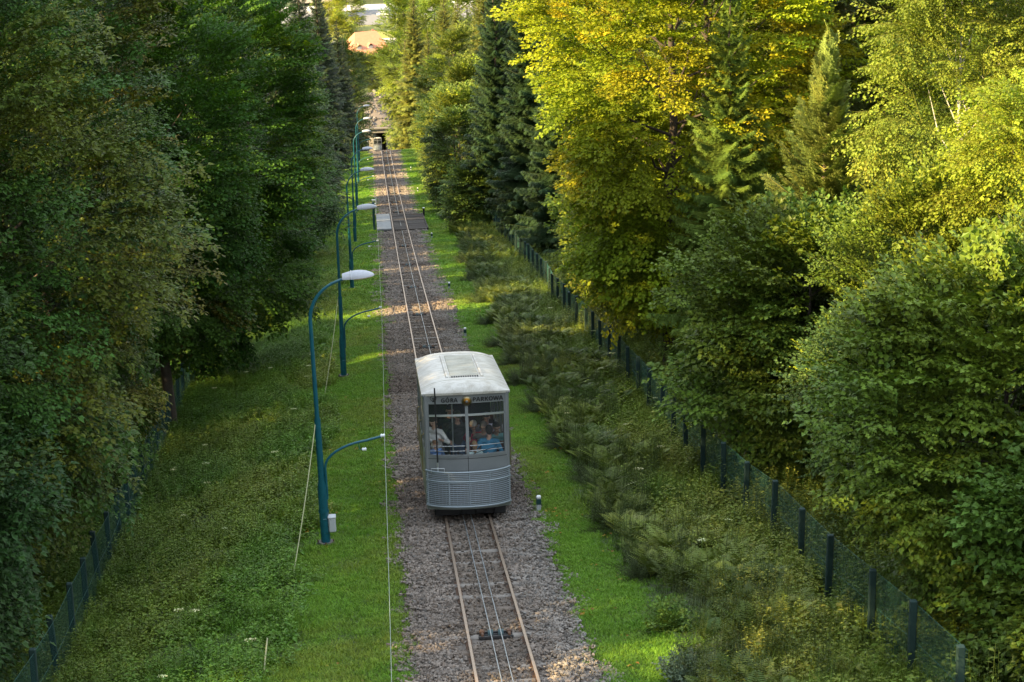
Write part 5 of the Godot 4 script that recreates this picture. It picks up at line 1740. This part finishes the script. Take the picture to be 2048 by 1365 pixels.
func _ready() -> void:
	# camera, sky, sun
	var cam := Camera3D.new()
	cam.name = "camera"
	cam.fov = 19.37
	cam.near = 0.5
	cam.far = 3000.0
	cam.position = Vector3(-1.843, 20.0, 0.0)
	cam.basis = Basis(Vector3.UP, deg_to_rad(-4.06)) * Basis(Vector3.RIGHT, deg_to_rad(-20.0)) * Basis(Vector3(0, 0, 1), deg_to_rad(-1.25))
	add_child(cam)
	cam.current = true
	var we := WorldEnvironment.new()
	we.name = "world"
	var env := Environment.new()
	var sky := Sky.new()
	var psm := ProceduralSkyMaterial.new()
	psm.sky_top_color = Color(.76, .81, .86)
	psm.sky_horizon_color = Color(1.0, .96, .88)
	psm.sky_curve = 0.14
	psm.ground_bottom_color = Color(.10, .12, .07)
	psm.ground_horizon_color = Color(.5, .52, .48)
	psm.sky_energy_multiplier = 0.9
	sky.sky_material = psm
	env.sky = sky
	env.background_mode = Environment.BG_SKY
	env.tonemap_mode = Environment.TONE_MAPPER_LINEAR
	env.tonemap_exposure = 4.15
	env.sdfgi_enabled = true
	env.ssao_enabled = true
	env.ssil_enabled = true
	we.environment = env
	add_child(we)
	var sun := DirectionalLight3D.new()
	sun.name = "sun"
	sun.light_energy = 1.6
	sun.light_color = Color(1.0, .88, .64)
	sun.light_angular_distance = 0.5
	sun.shadow_enabled = true
	add_child(sun)
	sun.look_at_from_position(Vector3.ZERO, Vector3(0.90, -0.49, -0.34))

	nz.seed = 4
	nz.frequency = 0.02
	rng.seed = 1
	# materials
	M.leaf = leaf_mat(.48, .30, Color(.46, .52, .16))
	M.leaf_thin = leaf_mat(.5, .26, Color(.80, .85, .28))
	M.needle = leaf_mat(.55, .28, Color(.35, .4, .18))
	M.grass = leaf_mat(.55, .28, Color(.55, .62, .25))
	M.stone = mat(Color.WHITE, .9)
	M.stone.vertex_color_use_as_albedo = true
	M.person = mat(Color.WHITE, .8)
	M.person.vertex_color_use_as_albedo = true
	M.ballast = tri_mat(noise_tex(512, .03, .16, [Color(.045, .034, .028), Color(.10, .082, .070), Color(.16, .135, .115), Color(.24, .21, .19)], 3, .6), .45, .95)
	M.soil = tri_mat(noise_tex(512, .008, .12, [Color(.018, .030, .010), Color(.035, .052, .016), Color(.05, .07, .02), Color(.075, .07, .032)], 8, .5), .16, 1.0)
	M.car = tri_mat(noise_tex(256, .012, .2, [Color(.12, .128, .13), Color(.175, .187, .192), Color(.195, .206, .21), Color(.22, .227, .225)], 21, .3), .5, .38, false)
	M.car.clearcoat_enabled = true
	M.car.clearcoat = .25
	M.car.clearcoat_roughness = .3
	M.car_dark = mat(lin(.17, .19, .17), .45)
	M.roof = tri_mat(noise_tex(512, .012, .07, [Color(.20, .17, .13), Color(.36, .33, .28), Color(.50, .48, .44), Color(.55, .53, .49)], 25, .35), .5, .42, false)
	M.hatch = tri_mat(noise_tex(256, .012, .08, [Color(.20, .185, .14), Color(.32, .305, .25), Color(.40, .38, .32), Color(.46, .44, .38)], 26, .4), .5, .7, false)
	M.alu = mat(lin(.55, .57, .58), .35, .7)
	M.brass = mat(lin(.42, .36, .22), .35, .8)
	M.amber = mat(lin(.42, .20, .03), .12)
	M.black = mat(lin(.014, .014, .015), .6)
	M.steel_blue = mat(lin(.30, .35, .39), .42, .2)
	M.glass = mat(Color(.75, .82, .85, .015), .04)
	M.glass.metallic_specular = .26
	M.glass_side = mat(Color(.03, .035, .035, .45), .05)
	M.glass_side.metallic_specular = .3
	M.glass_side.transparency = BaseMaterial3D.TRANSPARENCY_ALPHA
	M.glass.transparency = BaseMaterial3D.TRANSPARENCY_ALPHA
	M.glass.cull_mode = BaseMaterial3D.CULL_DISABLED
	M.floor = mat(lin(.03, .03, .03), .8)
	M.lining = mat(lin(.045, .04, .035), .8)
	M.seat = mat(lin(.11, .045, .03), .6)
	M.rust = tri_mat(noise_tex(256, .03, .2, [Color(.05, .026, .016), Color(.10, .05, .028), Color(.15, .08, .045)], 31, .5), 2.0, .85)
	M.rail_top = mat(lin(.30, .225, .17), .45, .5)
	M.cable = mat(lin(.42, .44, .46), .38, .6)
	M.sleeper = tri_mat(noise_tex(256, .02, .2, [Color(.075, .055, .042), Color(.13, .10, .08), Color(.19, .155, .13)], 35, .4), .9, .95)
	M.sleeper_pale = tri_mat(noise_tex(256, .02, .2, [Color(.13, .11, .095), Color(.20, .175, .155), Color(.26, .235, .21)], 36, .4), .9, .95)
	M.teal = tri_mat(noise_tex(256, .02, .15, [Color(.004, .062, .085), Color(.006, .088, .118), Color(.012, .10, .13)], 41, .4), 1.0, .42)
	M.teal_dark = mat(lin(.010, .045, .05), .5)
	M.lamp_shell = tri_mat(noise_tex(256, .02, .12, [Color(.26, .27, .30), Color(.36, .37, .41), Color(.42, .43, .47)], 43, .4), 2.0, .5)
	M.diffuser = mat(lin(.55, .42, .24), .3)
	M.white = mat(lin(.72, .74, .74), .5)
	M.box_grey = mat(lin(.42, .44, .46), .6)
	M.concrete = tri_mat(noise_tex(256, .02, .15, [Color(.10, .09, .075), Color(.16, .145, .125), Color(.22, .20, .175)], 45, .4), .3, .9)
	M.concrete_dark = tri_mat(noise_tex(256, .02, .15, [Color(.06, .055, .048), Color(.12, .11, .10), Color(.18, .165, .15)], 46, .4), .4, .95)
	M.wire = mat(lin(.26, .30, .26), .5, .3)
	M.rope = mat(lin(.36, .36, .20), .9)
	M.fence_post = mat(lin(.006, .026, .022), .75)
	M.netting = mat(lin(.016, .085, .075), .6)
	M.slab = tri_mat(noise_tex(256, .015, .2, [Color(.17, .175, .175), Color(.23, .235, .235), Color(.29, .295, .29)], 48, .4), .7, .85)
	M.plank = tri_mat(noise_tex(256, .02, .2, [Color(.028, .021, .017), Color(.048, .038, .031), Color(.07, .056, .046)], 49, .4), .9, .9)
	M.plank_dark = mat(lin(.025, .018, .015), .9)
	M.bark = tri_mat(noise_tex(256, .03, .2, [Color(.03, .022, .016), Color(.065, .05, .038), Color(.11, .09, .07)], 51, .5), .9, .95)
	M.birch_bark = tri_mat(noise_tex(256, .02, .12, [Color(.06, .05, .045), Color(.42, .40, .36), Color(.52, .50, .46), Color(.58, .56, .52)], 52, .4), .8, .8)
	M.roof_orange = tri_mat(noise_tex(256, .02, .2, [Color(.40, .15, .08), Color(.48, .20, .11), Color(.54, .25, .15)], 53, .4), .2, .8)
	M.wall_cream = mat(lin(.55, .50, .42), .9)
	M.wall_pink = mat(lin(.42, .38, .36), .9)
	M.brick = mat(lin(.30, .12, .08), .9)
	M.pane_dark = mat(lin(.03, .035, .04), .15)
	M.pane_sky = mat(lin(.16, .20, .22), .1, .2)
	M.paving = mat(lin(.50, .47, .43), .9)
	M.road = mat(lin(.17, .165, .165), .9)
	M.lawn = mat(lin(.22, .22, .05), .95)
	M.red = mat(lin(.48, .07, .07), .6)
	M.car_blue = mat(lin(.035, .045, .06), .3)
	M.car_white = mat(lin(.7, .7, .7), .3)
	# leafy units shared by all trees
	M.u_beech = leafy_unit(101, .125, .080, 13, 0.02, .068, .05, .42)
	M.u_linden = leafy_unit(102, .130, .108, 12, 0.10, .078, .05, .42)
	M.u_hazel = leafy_unit(103, .155, .125, 11, 0.05, .085, .03, .42)
	M.u_alder = leafy_unit(104, .105, .085, 12, 0.0, .068, .03, .34)
	M.u_birch = leafy_unit(105, .072, .055, 15, 0.75, .052, .08, .34)
	M.u_far = leafy_unit(106, .15, .115, 11, 0.06, .095, .05)
	M.u_spruce = bough_unit(107, .10, .75, 60, .058)
	M.u_spruce_far = bough_unit(108, .10, .60, 34, .075)
	M.u_larch = bough_unit(109, .30, .18, 52, .060)
	M.u_tuft = weed_unit(110, 9, .10, .7, 1.15, .085, .017, .02)

	# the ground, one sheet out to the far valley
	var xs := [-900.0, -500.0, -250.0, -120.0, -60.0, -40.0, -30.0, -24.0, -19.0, -15.0, -12.0, -10.0, -8.4, -7.2, -6.0, -5.0, -4.2, -3.6, -3.1, -2.6, -2.2, -1.9, -1.7, -1.62, -1.2, 1.2, 1.62, 1.7, 2.0, 2.4, 2.9, 3.5, 4.2, 5.0, 6.0, 7.0, 8.5, 10.5, 13.0, 17.0, 22.0, 30.0, 42.0, 60.0, 120.0, 250.0, 500.0, 900.0]
	var g := []
	var z := 40.0
	while z > -1500.0:
		var row := []
		for x in xs:
			var far_up := maxf(0.0, absf(x) - 60.0) * 0.05 if z > -560 else 0.0
			row.append(Vector3(x, ground(x, z) + far_up, z))
		g.append(row)
		z -= 1.2 if z > -130 else (3.0 if z > -470 else 20.0)
	var mb := MB.new()
	mb.sheet(g, true)
	kind(obj("ground", mb, M.soil), "structure")

	build_track()
	build_crossing()
	build_portal()
	build_town()
	var car := build_car()
	var far_car := car.duplicate()
	far_car.name = "rail_car_001"
	add_child(far_car, true)
	far_car.position = Vector3(0.0, T(-450.9), -450.9)
	far_car.set_meta("label", "second rail car, tiny and dark in the mouth of the far underpass")
	passengers()
	build_lamps()
	build_fences()
	build_markers()
	build_plants()
	build_trees()
